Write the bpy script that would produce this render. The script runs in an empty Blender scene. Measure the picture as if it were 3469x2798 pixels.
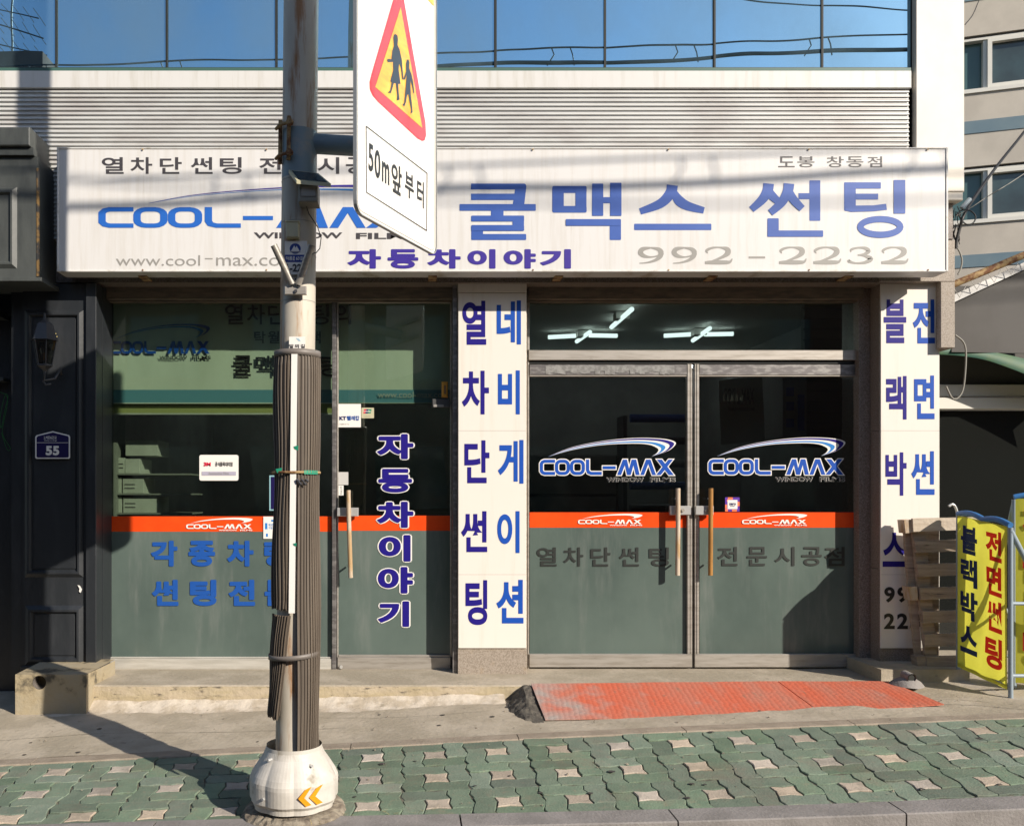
import bpy, math, random
from mathutils import Vector, Matrix
from mathutils.noise import noise as pnoise
random.seed(7)
sc = bpy.context.scene
COL = sc.collection
# ------------------------------------------------------------------ camera
F, U0, VH, H = 1879.0, 860.0, 1040.0, 1.55      # focal length and principal point (2152 px wide frame), eye height
cam = bpy.data.cameras.new("camera"); co = bpy.data.objects.new("camera", cam); COL.objects.link(co)
cam.sensor_width = 36; cam.lens = F / 2152 * 36
cam.shift_x = (1076 - U0) / 2152; cam.shift_y = (VH - 868) / 2152
co.location = (0, 0, H); co.rotation_euler = (math.radians(90), 0, 0)
cam.clip_start = .05; cam.clip_end = 400
sc.camera = co
# ------------------------------------------------------------------ light
SUN = Vector((1.06, -1.0, .76)).normalized()
w = bpy.data.worlds.new("World"); sc.world = w; w.use_nodes = True
nt = w.node_tree
sky = nt.nodes.new("ShaderNodeTexSky"); sky.sky_type = 'NISHITA'; sky.sun_disc = False
sky.sun_elevation = math.asin(SUN.z); sky.sun_rotation = math.atan2(SUN.x, SUN.y)
sky.air_density = 1.0; sky.dust_density = .6; sky.ozone_density = 1.4
bg = nt.nodes["Background"]; bg.inputs[1].default_value = .10
nt.links.new(sky.outputs[0], bg.inputs[0])
sl = bpy.data.lights.new("sun", 'SUN'); sl.energy = 4.8; sl.angle = math.radians(.5); sl.color = (1, .905, .78)
so = bpy.data.objects.new("sun", sl); COL.objects.link(so); so.location = (8, -8, 9)
so.rotation_euler = SUN.to_track_quat('Z', 'Y').to_euler()
sc.view_settings.view_transform = 'Standard'; sc.view_settings.look = 'None'
sc.view_settings.gamma = 1; sc.view_settings.exposure = .40
try: sc.view_settings.use_curve_mapping = False
except Exception: pass
sc.cycles.max_bounces = 8; sc.cycles.transparent_max_bounces = 16
sc.cycles.caustics_reflective = False; sc.cycles.caustics_refractive = False

# ------------------------------------------------------------------ mapping from the photograph to vertical planes
def U(x, y, ox, oy, s): return ((ox + x / s) / 1.612, (oy + y / s) / 1.612)
def a1(x, y): return U(x, y, 0, 0, 1.8466)
def a2(x, y): return U(x, y, 1160, 0, 1.8466)
def a3(x, y): return U(x, y, 2309, 0, 1.8466)
def b1(x, y): return U(x, y, 0, 930, 1.8466)
def b2(x, y): return U(x, y, 1160, 930, 1.8466)
def b3(x, y): return U(x, y, 2309, 930, 1.8466)
def c1(x, y): return U(x, y, 0, 1858, 1.8466)
def c2(x, y): return U(x, y, 1160, 1858, 1.8466)
def c3(x, y): return U(x, y, 2309, 1858, 1.8466)
def d5(x, y): return U(x, y, 1780, 1350, 1.9214)
def e1(x, y): return U(x, y, 3050, 1650, 2.3147)
def e2(x, y): return U(x, y, 3050, 0, 1.5778)
def l3(x, y): return U(x, y, 900, 1150, 2.48)
def p4(x, y): return U(x, y, 900, 380, 2.117)
class Plane:
    """vertical plane through (x, y) running along (dx, dy); p(u, v, off) = the spot seen at that pixel, off metres proud"""
    def __init__(s, x, y, dx=1.0, dy=0.0):
        n = math.hypot(dx, dy); s.x, s.y, s.dx, s.dy = x, y, dx / n, dy / n
        s.n = Vector((s.dy, -s.dx, 0))
        if s.n.dot(Vector((-x, -y, 0))) < 0: s.n = -s.n
    def p(s, u, v, off=0.0):
        ox, oy = s.x + s.n.x * off, s.y + s.n.y * off
        k = (u - U0) / F
        t = (k * oy - ox) / (s.dx - k * s.dy)
        Y = oy + s.dy * t
        return Vector((ox + s.dx * t, Y, H - (v - VH) / F * Y))
def YP(y): return Plane(0, y)
def W(u, v, y): return Vector(((u - U0) / F * y, y, H - (v - VH) / F * y))
def X_(u, y): return (u - U0) / F * y
def Z_(v, y): return H - (v - VH) / F * y

# ------------------------------------------------------------------ mesh builder
class MB:
    def __init__(s): s.v = []; s.f = []; s.sm = []
    def add(s, vs, fs, smooth=False):
        b = len(s.v); s.v += [Vector(q) for q in vs]
        for f in fs: s.f.append([b + i for i in f]); s.sm.append(smooth)
        return s
    def box(s, x0, x1, y0, y1, z0, z1):
        vs = [(x, y, z) for x in (x0, x1) for y in (y0, y1) for z in (z0, z1)]
        return s.add(vs, [(0, 1, 3, 2), (4, 6, 7, 5), (0, 4, 5, 1), (2, 3, 7, 6), (0, 2, 6, 4), (1, 5, 7, 3)])
    def bbox(s, x0, x1, y0, y1, z0, z1, b=.004):
        """box with its front (low y) edges chamfered"""
        o = [(x0, z0), (x1, z0), (x1, z1), (x0, z1)]
        i = [(x0 + b, z0 + b), (x1 - b, z0 + b), (x1 - b, z1 - b), (x0 + b, z1 - b)]
        vs = [(x, y0, z) for x, z in i] + [(x, y0 + b, z) for x, z in o] + [(x, y1, z) for x, z in o]
        fs = [(0, 1, 2, 3), (11, 10, 9, 8)]
        for k in range(4):
            n = (k + 1) % 4
            fs += [(k, 4 + k, 4 + n, n), (4 + k, 8 + k, 8 + n, 4 + n)]
        return s.add(vs, fs)
    def obox(s, c, ax, ay, az, hx, hy, hz):
        c = Vector(c); ax, ay, az = Vector(ax), Vector(ay), Vector(az)
        vs = [c + ax * (i * hx) + ay * (j * hy) + az * (k * hz) for i in (-1, 1) for j in (-1, 1) for k in (-1, 1)]
        return s.add(vs, [(0, 1, 3, 2), (4, 6, 7, 5), (0, 4, 5, 1), (2, 3, 7, 6), (0, 2, 6, 4), (1, 5, 7, 3)])
    def prism(s, front, off):
        """closed polygon 'front' (3D) pushed back by vector off"""
        n = len(front); off = Vector(off)
        vs = [Vector(q) for q in front] + [Vector(q) + off for q in front]
        fs = [list(range(n)), list(range(2 * n - 1, n - 1, -1))]
        for i in range(n): j = (i + 1) % n; fs.append((i, n + i, n + j, j))
        return s.add(vs, fs)
    def tube(s, pts, r, n=8, cap=True):
        pts = [Vector(q) for q in pts]; rings = []
        rr = r if isinstance(r, (list, tuple)) else [r] * len(pts)
        prev = None
        for i, q in enumerate(pts):
            t = (pts[min(i + 1, len(pts) - 1)] - pts[max(i - 1, 0)]).normalized()
            if prev is None:
                a = t.cross(Vector((0, 0, 1)))
                if a.length < .1: a = t.cross(Vector((0, 1, 0)))
                a.normalize()
            else:
                a = (prev - t * prev.dot(t)).normalized()
            prev = a; b = t.cross(a)
            rings.append([q + (a * math.cos(2 * math.pi * k / n) + b * math.sin(2 * math.pi * k / n)) * rr[i] for k in range(n)])
        vs = [x for g in rings for x in g]; fs = []
        for i in range(len(pts) - 1):
            for k in range(n):
                m = (k + 1) % n
                fs.append((i * n + k, i * n + m, (i + 1) * n + m, (i + 1) * n + k))
        s.add(vs, fs, True)
        if cap:
            s.add(rings[0], [list(range(n))[::-1]]); s.add(rings[-1], [list(range(n))])
        return s
    def lathe(s, prof, c, n=24, smooth=True, capt=True):
        c = Vector(c); vs = []; fs = []
        for r, z in prof:
            for k in range(n):
                a = 2 * math.pi * k / n; vs.append(c + Vector((r * math.cos(a), r * math.sin(a), z)))
        for i in range(len(prof) - 1):
            for k in range(n):
                m = (k + 1) % n; fs.append((i * n + k, i * n + m, (i + 1) * n + m, (i + 1) * n + k))
        s.add(vs, fs, smooth)
        if capt: s.add(vs[-n:], [list(range(n))]); s.add(vs[:n], [list(range(n))[::-1]])
        return s
def worldloc(o):
    p = Vector((0, 0, 0))
    while o is not None: p += o.location; o = o.parent
    return p
def make(name, mb, mat, parent=None, label=None):
    off = worldloc(parent) if parent else Vector((0, 0, 0))
    me = bpy.data.meshes.new(name)
    me.from_pydata([tuple(q - off) for q in mb.v], [], mb.f)
    me.polygons.foreach_set("use_smooth", mb.sm)
    me.materials.append(mat); me.update()
    o = bpy.data.objects.new(name, me); COL.objects.link(o)
    if parent: o.parent = parent
    if label: o["label"] = label
    return o
def thing(name, label, cat, loc, group=None):
    o = bpy.data.objects.new(name, None); COL.objects.link(o); o.location = Vector(loc)
    o.empty_display_size = .1; o["label"] = label; o["category"] = cat
    if group: o["group"] = group
    return o
def tag(o, label, cat, group=None):
    o["label"] = label; o["category"] = cat
    if group: o["group"] = group
    return o
def struct(name, mb, mat):
    o = make(name, mb, mat); o["kind"] = "structure"; return o

# ------------------------------------------------------------------ materials
def srgb(r, g, b):
    f = lambda c: (c / 255 / 12.92) if c / 255 <= .04045 else ((c / 255 + .055) / 1.055) ** 2.4
    return (f(r), f(g), f(b))
def mat(name, col, rough=.6, var=None, scale=6, stretch=(1, 1, 1), bump=0, bscale=60, metal=0, spec=.5,
        var2=None, scale2=30, lo=.35, hi=.65, lo2=.5, hi2=.62, coat=0, bdist=.01, stretch2=None):
    m = bpy.data.materials.new(name); m.use_nodes = True; t = m.node_tree; N = t.nodes; L = t.links
    P = N["Principled BSDF"]; P.inputs["Roughness"].default_value = rough; P.inputs["Metallic"].default_value = metal
    P.inputs["Specular IOR Level"].default_value = spec; P.inputs["Coat Weight"].default_value = coat
    P.inputs["Base Color"].default_value = (*col, 1)
    g = N.new("ShaderNodeNewGeometry"); mp = N.new("ShaderNodeMapping"); mp.inputs["Scale"].default_value = stretch
    L.new(g.outputs["Position"], mp.inputs[0])
    def layer(src, c, sc_, a, b, vec, det=6):
        n = N.new("ShaderNodeTexNoise"); n.inputs["Scale"].default_value = sc_; n.inputs["Detail"].default_value = det
        n.inputs["Roughness"].default_value = .62
        L.new(vec, n.inputs["Vector"])
        r = N.new("ShaderNodeMapRange"); r.inputs[1].default_value = a; r.inputs[2].default_value = b
        r.interpolation_type = 'SMOOTHSTEP'
        L.new(n.outputs[0], r.inputs[0])
        x = N.new("ShaderNodeMix"); x.data_type = 'RGBA'
        L.new(r.outputs[0], x.inputs[0])
        if src is None: x.inputs[6].default_value = (*col, 1)
        else: L.new(src, x.inputs[6])
        x.inputs[7].default_value = (*c, 1)
        return x.outputs[2]
    cur = None
    if var is not None: cur = layer(None, var, scale, lo, hi, mp.outputs[0])
    if var2 is not None:
        mq = mp
        if stretch2: mq = N.new("ShaderNodeMapping"); mq.inputs["Scale"].default_value = stretch2; L.new(g.outputs["Position"], mq.inputs[0])
        cur = layer(cur, var2, scale2, lo2, hi2, mq.outputs[0], 8)
    if cur is not None: L.new(cur, P.inputs["Base Color"])
    if bump:
        n = N.new("ShaderNodeTexNoise"); n.inputs["Scale"].default_value = bscale; n.inputs["Detail"].default_value = 8
        L.new(g.outputs["Position"], n.inputs["Vector"])
        bp = N.new("ShaderNodeBump"); bp.inputs["Strength"].default_value = bump; bp.inputs["Distance"].default_value = bdist
        L.new(n.outputs[0], bp.inputs["Height"]); L.new(bp.outputs[0], P.inputs["Normal"])
    return m
def glass(name, tint, refl=(1, 1, 1), base=.04, edge=1.0):
    m = bpy.data.materials.new(name); m.use_nodes = True; t = m.node_tree; N = t.nodes; L = t.links
    N.remove(N["Principled BSDF"]); out = N["Material Output"]
    tr = N.new("ShaderNodeBsdfTransparent"); tr.inputs[0].default_value = (*tint, 1)
    gl = N.new("ShaderNodeBsdfGlossy"); gl.inputs[0].default_value = (*refl, 1); gl.inputs[1].default_value = 0.0
    fr = N.new("ShaderNodeFresnel"); gq = N.new("ShaderNodeNewGeometry"); io = N.new("ShaderNodeMath"); io.operation = 'MULTIPLY_ADD'
    io.inputs[1].default_value = -.8333; io.inputs[2].default_value = 1.5; L.new(gq.outputs["Backfacing"], io.inputs[0]); L.new(io.outputs[0], fr.inputs[0])
    mr = N.new("ShaderNodeMapRange"); mr.inputs[1].default_value = 0; mr.inputs[2].default_value = 1
    mr.inputs[3].default_value = base; mr.inputs[4].default_value = edge
    mx = N.new("ShaderNodeMixShader")
    L.new(fr.outputs[0], mr.inputs[0]); L.new(mr.outputs[0], mx.inputs[0]); L.new(tr.outputs[0], mx.inputs[1]); L.new(gl.outputs[0], mx.inputs[2])
    n = N.new("ShaderNodeTexNoise"); n.inputs["Scale"].default_value = 1.3; n.inputs["Detail"].default_value = 1
    g = N.new("ShaderNodeNewGeometry"); L.new(g.outputs["Position"], n.inputs["Vector"])
    bp = N.new("ShaderNodeBump"); bp.inputs["Strength"].default_value = .12; bp.inputs["Distance"].default_value = .02
    L.new(n.outputs[0], bp.inputs["Height"]); L.new(bp.outputs[0], gl.inputs["Normal"])
    L.new(mx.outputs[0], out.inputs[0]); return m
def emis(name, col, s):
    m = bpy.data.materials.new(name); m.use_nodes = True; P = m.node_tree.nodes["Principled BSDF"]
    P.inputs["Base Color"].default_value = (.8, .8, .8, 1)
    P.inputs["Emission Color"].default_value = (*col, 1); P.inputs["Emission Strength"].default_value = s; return m

M = {}
M['signface'] = mat('sign_vinyl', (.70, .69, .68), .38, (.64, .62, .59), 3, (9, 1, .6), lo=.4, hi=.75, var2=(.55, .52, .47), scale2=6, lo2=.58, hi2=.9, stretch2=(6, 1, .35))
M['signframe'] = mat('sign_frame_metal', (.70, .69, .66), .4, (.42, .37, .28), 4, (2, 1, 3), lo=.5, hi=.75)
M['panelwhite'] = mat('panel_white_vinyl', (.76, .72, .66), .38, (.68, .63, .55), 2.5, (7, 1, .5), lo=.5, hi=.85)
M['band'] = mat('painted_metal_white', (.66, .65, .63), .45, (.54, .52, .47), 3, (6, 1, .5), lo=.45, hi=.8, bump=.05, bscale=4)
M['corrug'] = mat('corrugated_metal', (.62, .62, .60), .42, (.50, .48, .46), 2.5, (.6, 1, 2), lo=.4, hi=.7, metal=.25, var2=(.38, .35, .3), scale2=14, lo2=.68, hi2=.85)
M['column'] = mat('column_panel_cream', (.72, .665, .58), .45, (.64, .58, .49), 1.6, (1, 1, .8), lo=.4, hi=.75, bump=.06, bscale=3)
M['blueglass'] = glass('blue_mirror_glass', (.02, .06, .10), (.47, .80, 1.0), .88, 1.0)
def haze_glass(m):
    N = m.node_tree.nodes; L = m.node_tree.links; out = N['Material Output']; src = out.inputs[0].links[0].from_socket
    d = N.new('ShaderNodeBsdfDiffuse'); d.inputs[0].default_value = (.13, .20, .24, 1); g = N.new('ShaderNodeNewGeometry'); mp = N.new('ShaderNodeMapping'); mp.inputs['Scale'].default_value = (.8, 1, .5)
    n = N.new('ShaderNodeTexNoise'); n.inputs['Scale'].default_value = 2.2; n.inputs['Detail'].default_value = 4; L.new(g.outputs['Position'], mp.inputs[0]); L.new(mp.outputs[0], n.inputs['Vector'])
    r = N.new('ShaderNodeMapRange'); r.inputs[1].default_value = .38; r.inputs[2].default_value = .7; r.inputs[3].default_value = .10; r.inputs[4].default_value = .38; L.new(n.outputs[0], r.inputs[0])
    mx = N.new('ShaderNodeMixShader'); L.new(r.outputs[0], mx.inputs[0]); L.new(src, mx.inputs[1]); L.new(d.outputs[0], mx.inputs[2]); L.new(mx.outputs[0], out.inputs[0])
haze_glass(M['blueglass'])
M['gap'] = mat('black_gasket_and_shade', (.02, .022, .02), .6)  # gasket black, also the painted shade under the transom and in the spout
M['green'] = mat('green_metal', (.05, .12, .10), .5)
M['granite'] = mat('polished_granite', (.23, .19, .165), .35, (.16, .125, .10), 90, lo=.42, hi=.6, var2=(.33, .29, .26), scale2=160, lo2=.52, hi2=.6)
M['granitelight'] = mat('rough_granite', (.36, .31, .26), .6, (.24, .20, .16), 120, lo=.42, hi=.6, var2=(.33, .22, .10), scale2=5, lo2=.56, hi2=.8)
M['header'] = mat('header_board', (.21, .17, .13), .6, (.13, .11, .09), 8, (1, 1, 5))
M['steel'] = mat('stainless_steel', (.46, .43, .39), .42, (.34, .31, .27), 10, (.4, 1, 4), metal=.5, lo=.4, hi=.7, var2=(.22, .2, .17), scale2=30, lo2=.62, hi2=.75)
M['steeldark'] = mat('dirty_steel', (.16, .15, .15), .42, (.30, .29, .28), 14, (1, 1, 3), metal=.5, lo=.45, hi=.65)
M['chrome'] = mat('chrome', (.70, .70, .69), .28, metal=.55)
M['alu'] = mat('aluminium_white', (.62, .60, .55), .35, (.50, .48, .43), 6, (.5, 1, 5), metal=.3)
M['glassw'] = glass('window_glass', (.745, .805, .745), (1, 1, 1), .03)
M['glassd'] = glass('tinted_door_glass', (.60, .62, .60), (1, 1, 1), .03)
M['frost'] = mat('frosted_film', (.112, .150, .134), .2, (.078, .108, .098), 1.1, (1, 1, .7), lo=.32, hi=.68, var2=(.19, .21, .195), scale2=2.2, lo2=.48, hi2=.88, spec=.5, stretch2=(3.2, 1, .5))
M['orange'] = mat('orange_film', (.86, .085, .012), .25, (.80, .07, .01), 5)
M['white'] = mat('white_vinyl', (.82, .80, .76), .4)
M['navy'] = mat('navy_vinyl', (.014, .007, .20), .5, spec=.25)
M['royal'] = mat('royal_blue_vinyl', (.008, .075, .42), .5, spec=.25)
M['signblue'] = mat('sign_blue_print', (.025, .085, .37), .5, (.032, .10, .40), 4)
M['signviolet'] = mat('sign_violet_print', (.045, .025, .28), .4)
M['signgrey'] = mat('sign_grey_print', (.30, .29, .27), .45)
M['signdark'] = mat('sign_charcoal_print', (.055, .05, .055), .45)
M['lightblue'] = mat('light_blue_vinyl', (.03, .22, .60), .35)
M['black'] = mat('black_print', (.012, .012, .014), .4)
M['letgrey'] = mat('charcoal_vinyl', (.018, .022, .02), .5)
M['filmblue'] = mat('blue_letter_vinyl', (.014, .085, .36), .4)
M['concrete'] = mat('concrete', (.44, .385, .305), .85, (.34, .295, .225), 3.2, (1, 1, 2), bump=.5, bscale=28, var2=(.22, .19, .15), scale2=16, lo2=.57, hi2=.78, lo=.35, hi=.62)
M['stepface'] = mat('old_cement_face', (.44, .37, .27), .9, (.40, .335, .22), 2.6, (1, 1, 4), bump=.8, bscale=22, var2=(.13, .11, .085), scale2=9, lo2=.55, hi2=.68, lo=.4, hi=.6)
M['cement'] = mat('pale_cement', (.56, .50, .42), .95, (.42, .36, .28), 7, lo=.42, hi=.6, var2=(.30, .26, .2), scale2=18, lo2=.6, hi2=.7, bump=.9, bscale=20)
M['yellowconc'] = mat('stained_yellow_concrete', (.36, .31, .22), .9, (.37, .30, .185), 5, bump=.7, bscale=25, var2=(.09, .08, .06), scale2=5, lo2=.53, hi2=.66)
M['border'] = mat('border_stone', (.33, .275, .215), .85, (.26, .215, .165), 9, bump=.3, bscale=60)
M['kerb'] = mat('kerb_stone', (.27, .25, .24), .85, (.21, .195, .185), 6, bump=.35, bscale=70, var2=(.28, .27, .25), scale2=60, lo2=.58, hi2=.66)
M['asphalt'] = mat('asphalt', (.10, .085, .07), .9, (.06, .055, .05), 40, bump=.6, bscale=120)
M['joint'] = mat('joint_sand', (.075, .07, .055), .95, (.15, .14, .105), 30, bump=.5)
M['darkmetal'] = mat('charcoal_painted_wood', (.020, .023, .027), .42, (.034, .037, .042), 3, (2, 1, .5), lo=.45, hi=.7, bump=.08, bscale=20)
M['darkgrey'] = mat('grey_green_painted_board', (.075, .082, .078), .5, (.04, .045, .045), 3, (2, 1, .5), lo=.4, hi=.75, bump=.1, bscale=20)
M['darkedge'] = mat('worn_edge', (.20, .12, .04), .7, (.03, .03, .03), 14, lo=.4, hi=.55)
M['pole'] = mat('grey_painted_pole', (.56, .515, .44), .5, (.46, .42, .345), 3, (2, 2, .7), lo=.3, hi=.7, var2=(.33, .16, .06), scale2=3.0, lo2=.50, hi2=.66, bump=.05, bscale=30, stretch2=(6, 6, .7))
M['poleblue'] = mat('blue_grey_band', (.20, .27, .31), .45, (.30, .30, .28), 9, lo=.5, hi=.7)
M['rust'] = mat('rusty_steel', (.16, .065, .025), .8, (.38, .26, .12), 25, lo=.4, hi=.6)
M['rubber'] = mat('brown_ribbed_rubber', (.135, .108, .082), .6, (.095, .075, .058), 9, (3, 3, .3), lo=.3, hi=.7)
M['rubberband'] = mat('grey_rubber_band', (.17, .15, .135), .5)
M['guard'] = mat('pale_plastic_guard', (.60, .57, .52), .55, (.50, .47, .42), 5, lo=.4, hi=.65, var2=(.27, .235, .18), scale2=7, lo2=.55, hi2=.72, bump=.1, bscale=40)
M['amber'] = mat('amber_sticker', (.75, .30, .01), .35)
M['retro'] = mat('reflective_sheeting', (.90, .87, .80), .22, (.95, .92, .85), 3, spec=.9, coat=.6)
M['redret'] = mat('red_reflective_sheeting', (.80, .03, .04), .25, coat=.4)
M['yelret'] = mat('yellow_reflective_sheeting', (.90, .34, .006), .3, (.92, .50, .01), 8, (1, 1, 3), coat=.4)
M['signback'] = mat('sign_edge_metal', (.5, .5, .48), .4, metal=.5)
M['yellow'] = mat('yellow_banner_cloth', (.68, .66, .075), .7, (.62, .60, .06), 4)
def cloth(name, c, c2, tl=.55):
    m = mat(name, c, .8, c2, 4); N = m.node_tree.nodes; L = m.node_tree.links; P = N['Principled BSDF']
    t_ = N.new('ShaderNodeBsdfTranslucent'); L.new(P.inputs['Base Color'].links[0].from_socket, t_.inputs[0]); mx = N.new('ShaderNodeMixShader'); mx.inputs[0].default_value = tl
    L.new(P.outputs[0], mx.inputs[1]); L.new(t_.outputs[0], mx.inputs[2]); L.new(mx.outputs[0], N['Material Output'].inputs[0]); return m
M['yellow'] = cloth('yellow_banner_cloth', (.78, .76, .10), (.72, .70, .08))
M['redprint'] = cloth('red_print', (.65, .035, .04), (.6, .03, .035))
M['blueprint'] = cloth('dark_blue_print', (.02, .035, .22), (.02, .03, .2))
M['bluepipe'] = mat('blue_plastic_pipe', (.05, .19, .46), .4)
M['greypipe'] = mat('grey_painted_pipe', (.27, .33, .38), .45)
M['wood'] = mat('weathered_pallet_wood', (.40, .32, .245), .85, (.28, .22, .165), 7, (.5, 1, 6), bump=.4, bscale=40, lo=.35, hi=.65, var2=(.12, .09, .07), scale2=14, lo2=.6, hi2=.7)
M['woodsunlit'] = mat('pale_sunlit_pallet_wood', (.62, .54, .44), .85, (.50, .42, .33), 7, (.5, 1, 6), bump=.3, bscale=40)  # paler copy of the pallet wood, sunlight put into its colour
M['handle'] = mat('worn_wood_handle', (.42, .28, .14), .55, (.50, .42, .33), 10, (2, 2, .5), lo=.4, hi=.6)
M['handlegold'] = mat('varnished_wood_handle', (.38, .19, .05), .4, (.30, .15, .04), 12, (2, 2, .5))
M['ramp'] = None
M['lump'] = mat('dark_cement_lump', (.075, .067, .056), .9, (.14, .125, .10), 16, bump=1.0, bscale=30, lo=.45, hi=.65)
M['banner'] = mat('banner_cloth', (.62, .66, .58), .8, (.56, .60, .52), 3, (2, 1, .5))
M['bannerteal'] = mat('banner_teal_stripe', (.10, .27, .36), .8)
M['rollscreen'] = mat('olive_roll_screen', (.32, .33, .12), .8)
M['room'] = mat('room_wall', (.26, .26, .24), .8, (.20, .20, .185), 2)
M['ceil'] = mat('room_ceiling', (.62, .62, .58), .8)
M['roomfloor'] = mat('room_floor', (.09, .085, .08), .6)
M['carton'] = mat('white_carton', (.50, .50, .46), .8, (.42, .42, .38), 5)
M['tube'] = emis('fluorescent_tube', (.82, .92, 1), 1.5)
M['brass'] = mat('brass', (.55, .42, .16), .35, metal=.8)
M['iron'] = mat('black_iron', (.06, .06, .065), .35)
M['lampglass'] = glass('lantern_glass', (.45, .48, .45), (1, 1, 1), .08)
M['farwall'] = mat('far_render_wall', (.52, .475, .41), .85, (.44, .40, .345), 1.2, (1, 1, 1), bump=.1, bscale=8)
M['farblue'] = mat('far_blue_band', (.12, .185, .23), .8, (.15, .215, .25), 2)
M['farglass'] = mat('far_window_glass', (.055, .085, .09), .08, (.035, .045, .045), .8, spec=.7)
M['pvc'] = mat('white_window_frame', (.66, .64, .58), .45)
M['tarp'] = mat('grey_tarpaulin', (.085, .08, .075), .8, (.10, .095, .09), 2)
M['awninggreen'] = mat('green_awning_plastic', (.025, .10, .07), .6, (.06, .12, .05), 5, (1, 1, 3))
M['cable'] = mat('black_cable', (.012, .012, .013), .5)
M['cablegrey'] = mat('grey_cable', (.25, .24, .21), .6)
M['brickfar'] = mat('opposite_brick', (.16, .095, .07), .85, (.12, .075, .06), 2)
M['cream'] = mat('cream_plastic', (.52, .49, .33), .5)
M['lampbody'] = mat('grey_green_plastic', (.22, .21, .18), .5)
M['solar'] = mat('solar_cell', (.03, .045, .055), .25)
M['plateblue'] = mat('plate_blue', (.02, .045, .26), .4)
M['platenavy'] = mat('plate_navy', (.012, .008, .07), .35)
M['greentape'] = mat('green_tape', (.02, .28, .17), .4)
M['weeds'] = mat('dry_weed', (.38, .30, .12), .9)
M['graffiti'] = mat('green_wire', (.03, .25, .05), .6)
M['soot'] = mat('cement_rubble', (.30, .26, .20), .95, (.16, .13, .10), 20, bump=1.0, bscale=40)
M['violet'] = mat('violet_print', (.10, .03, .35), .4); M['pink'] = mat('orange_print', (.85, .2, .08), .4)
M['redsmall'] = mat('crimson_print', (.7, .02, .06), .4)
M['greycase'] = mat('dark_grey_case', (.07, .07, .07), .5)
M['amberlamp'] = mat('amber_lamp_plastic', (.65, .30, .03), .4)
M['green2'] = mat('green_print', (.01, .25, .12), .4)
def ramp_mat():
    m = mat('orange_painted_tread_plate', (.56, .125, .065), .65, (.47, .175, .12), 2.5, (2.5, .6, 1), lo=.35, hi=.7, var2=(.30, .17, .12), scale2=11, lo2=.58, hi2=.78)
    N = m.node_tree.nodes; L = m.node_tree.links; P = N["Principled BSDF"]
    g = N.new("ShaderNodeNewGeometry"); mp = N.new("ShaderNodeMapping"); mp.inputs["Rotation"].default_value = (0, 0, .05)
    mp.inputs["Scale"].default_value = (30, 44, 0); L.new(g.outputs["Position"], mp.inputs[0])
    ck = N.new("ShaderNodeTexChecker"); ck.inputs["Scale"].default_value = 1
    wv = N.new("ShaderNodeTexVoronoi"); wv.inputs["Scale"].default_value = 1; wv.inputs["Randomness"].default_value = .35; L.new(mp.outputs[0], wv.inputs["Vector"])
    bp = N.new("ShaderNodeBump"); bp.inputs["Strength"].default_value = .75; bp.inputs["Distance"].default_value = .006; bp.invert = True
    N.remove(ck)
    L.new(wv.outputs["Distance"], bp.inputs["Height"]); L.new(bp.outputs[0], P.inputs["Normal"])
    # paint worn off at the left end
    sx = N.new("ShaderNodeSeparateXYZ"); L.new(g.outputs["Position"], sx.inputs[0])
    mr = N.new("ShaderNodeMapRange"); mr.inputs[1].default_value = 1.42; mr.inputs[2].default_value = .85; L.new(sx.outputs[0], mr.inputs[0])
    n = N.new("ShaderNodeTexNoise"); n.inputs["Scale"].default_value = 7; n.inputs["Detail"].default_value = 8; L.new(g.outputs["Position"], n.inputs["Vector"])
    ad = N.new("ShaderNodeMath"); ad.operation = 'MULTIPLY_ADD'; L.new(mr.outputs[0], ad.inputs[0]); ad.inputs[1].default_value = .42; L.new(n.outputs[0], ad.inputs[2])
    m2 = N.new("ShaderNodeMapRange"); m2.inputs[1].default_value = .62; m2.inputs[2].default_value = 1.0; L.new(ad.outputs[0], m2.inputs[0])
    src = P.inputs["Base Color"].links[0].from_socket
    x = N.new("ShaderNodeMix"); x.data_type = 'RGBA'; L.new(m2.outputs[0], x.inputs[0]); L.new(src, x.inputs[6]); x.inputs[7].default_value = (.36, .30, .27, 1)
    L.new(x.outputs[2], P.inputs["Base Color"]); return m
M['ramp'] = ramp_mat()
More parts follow.
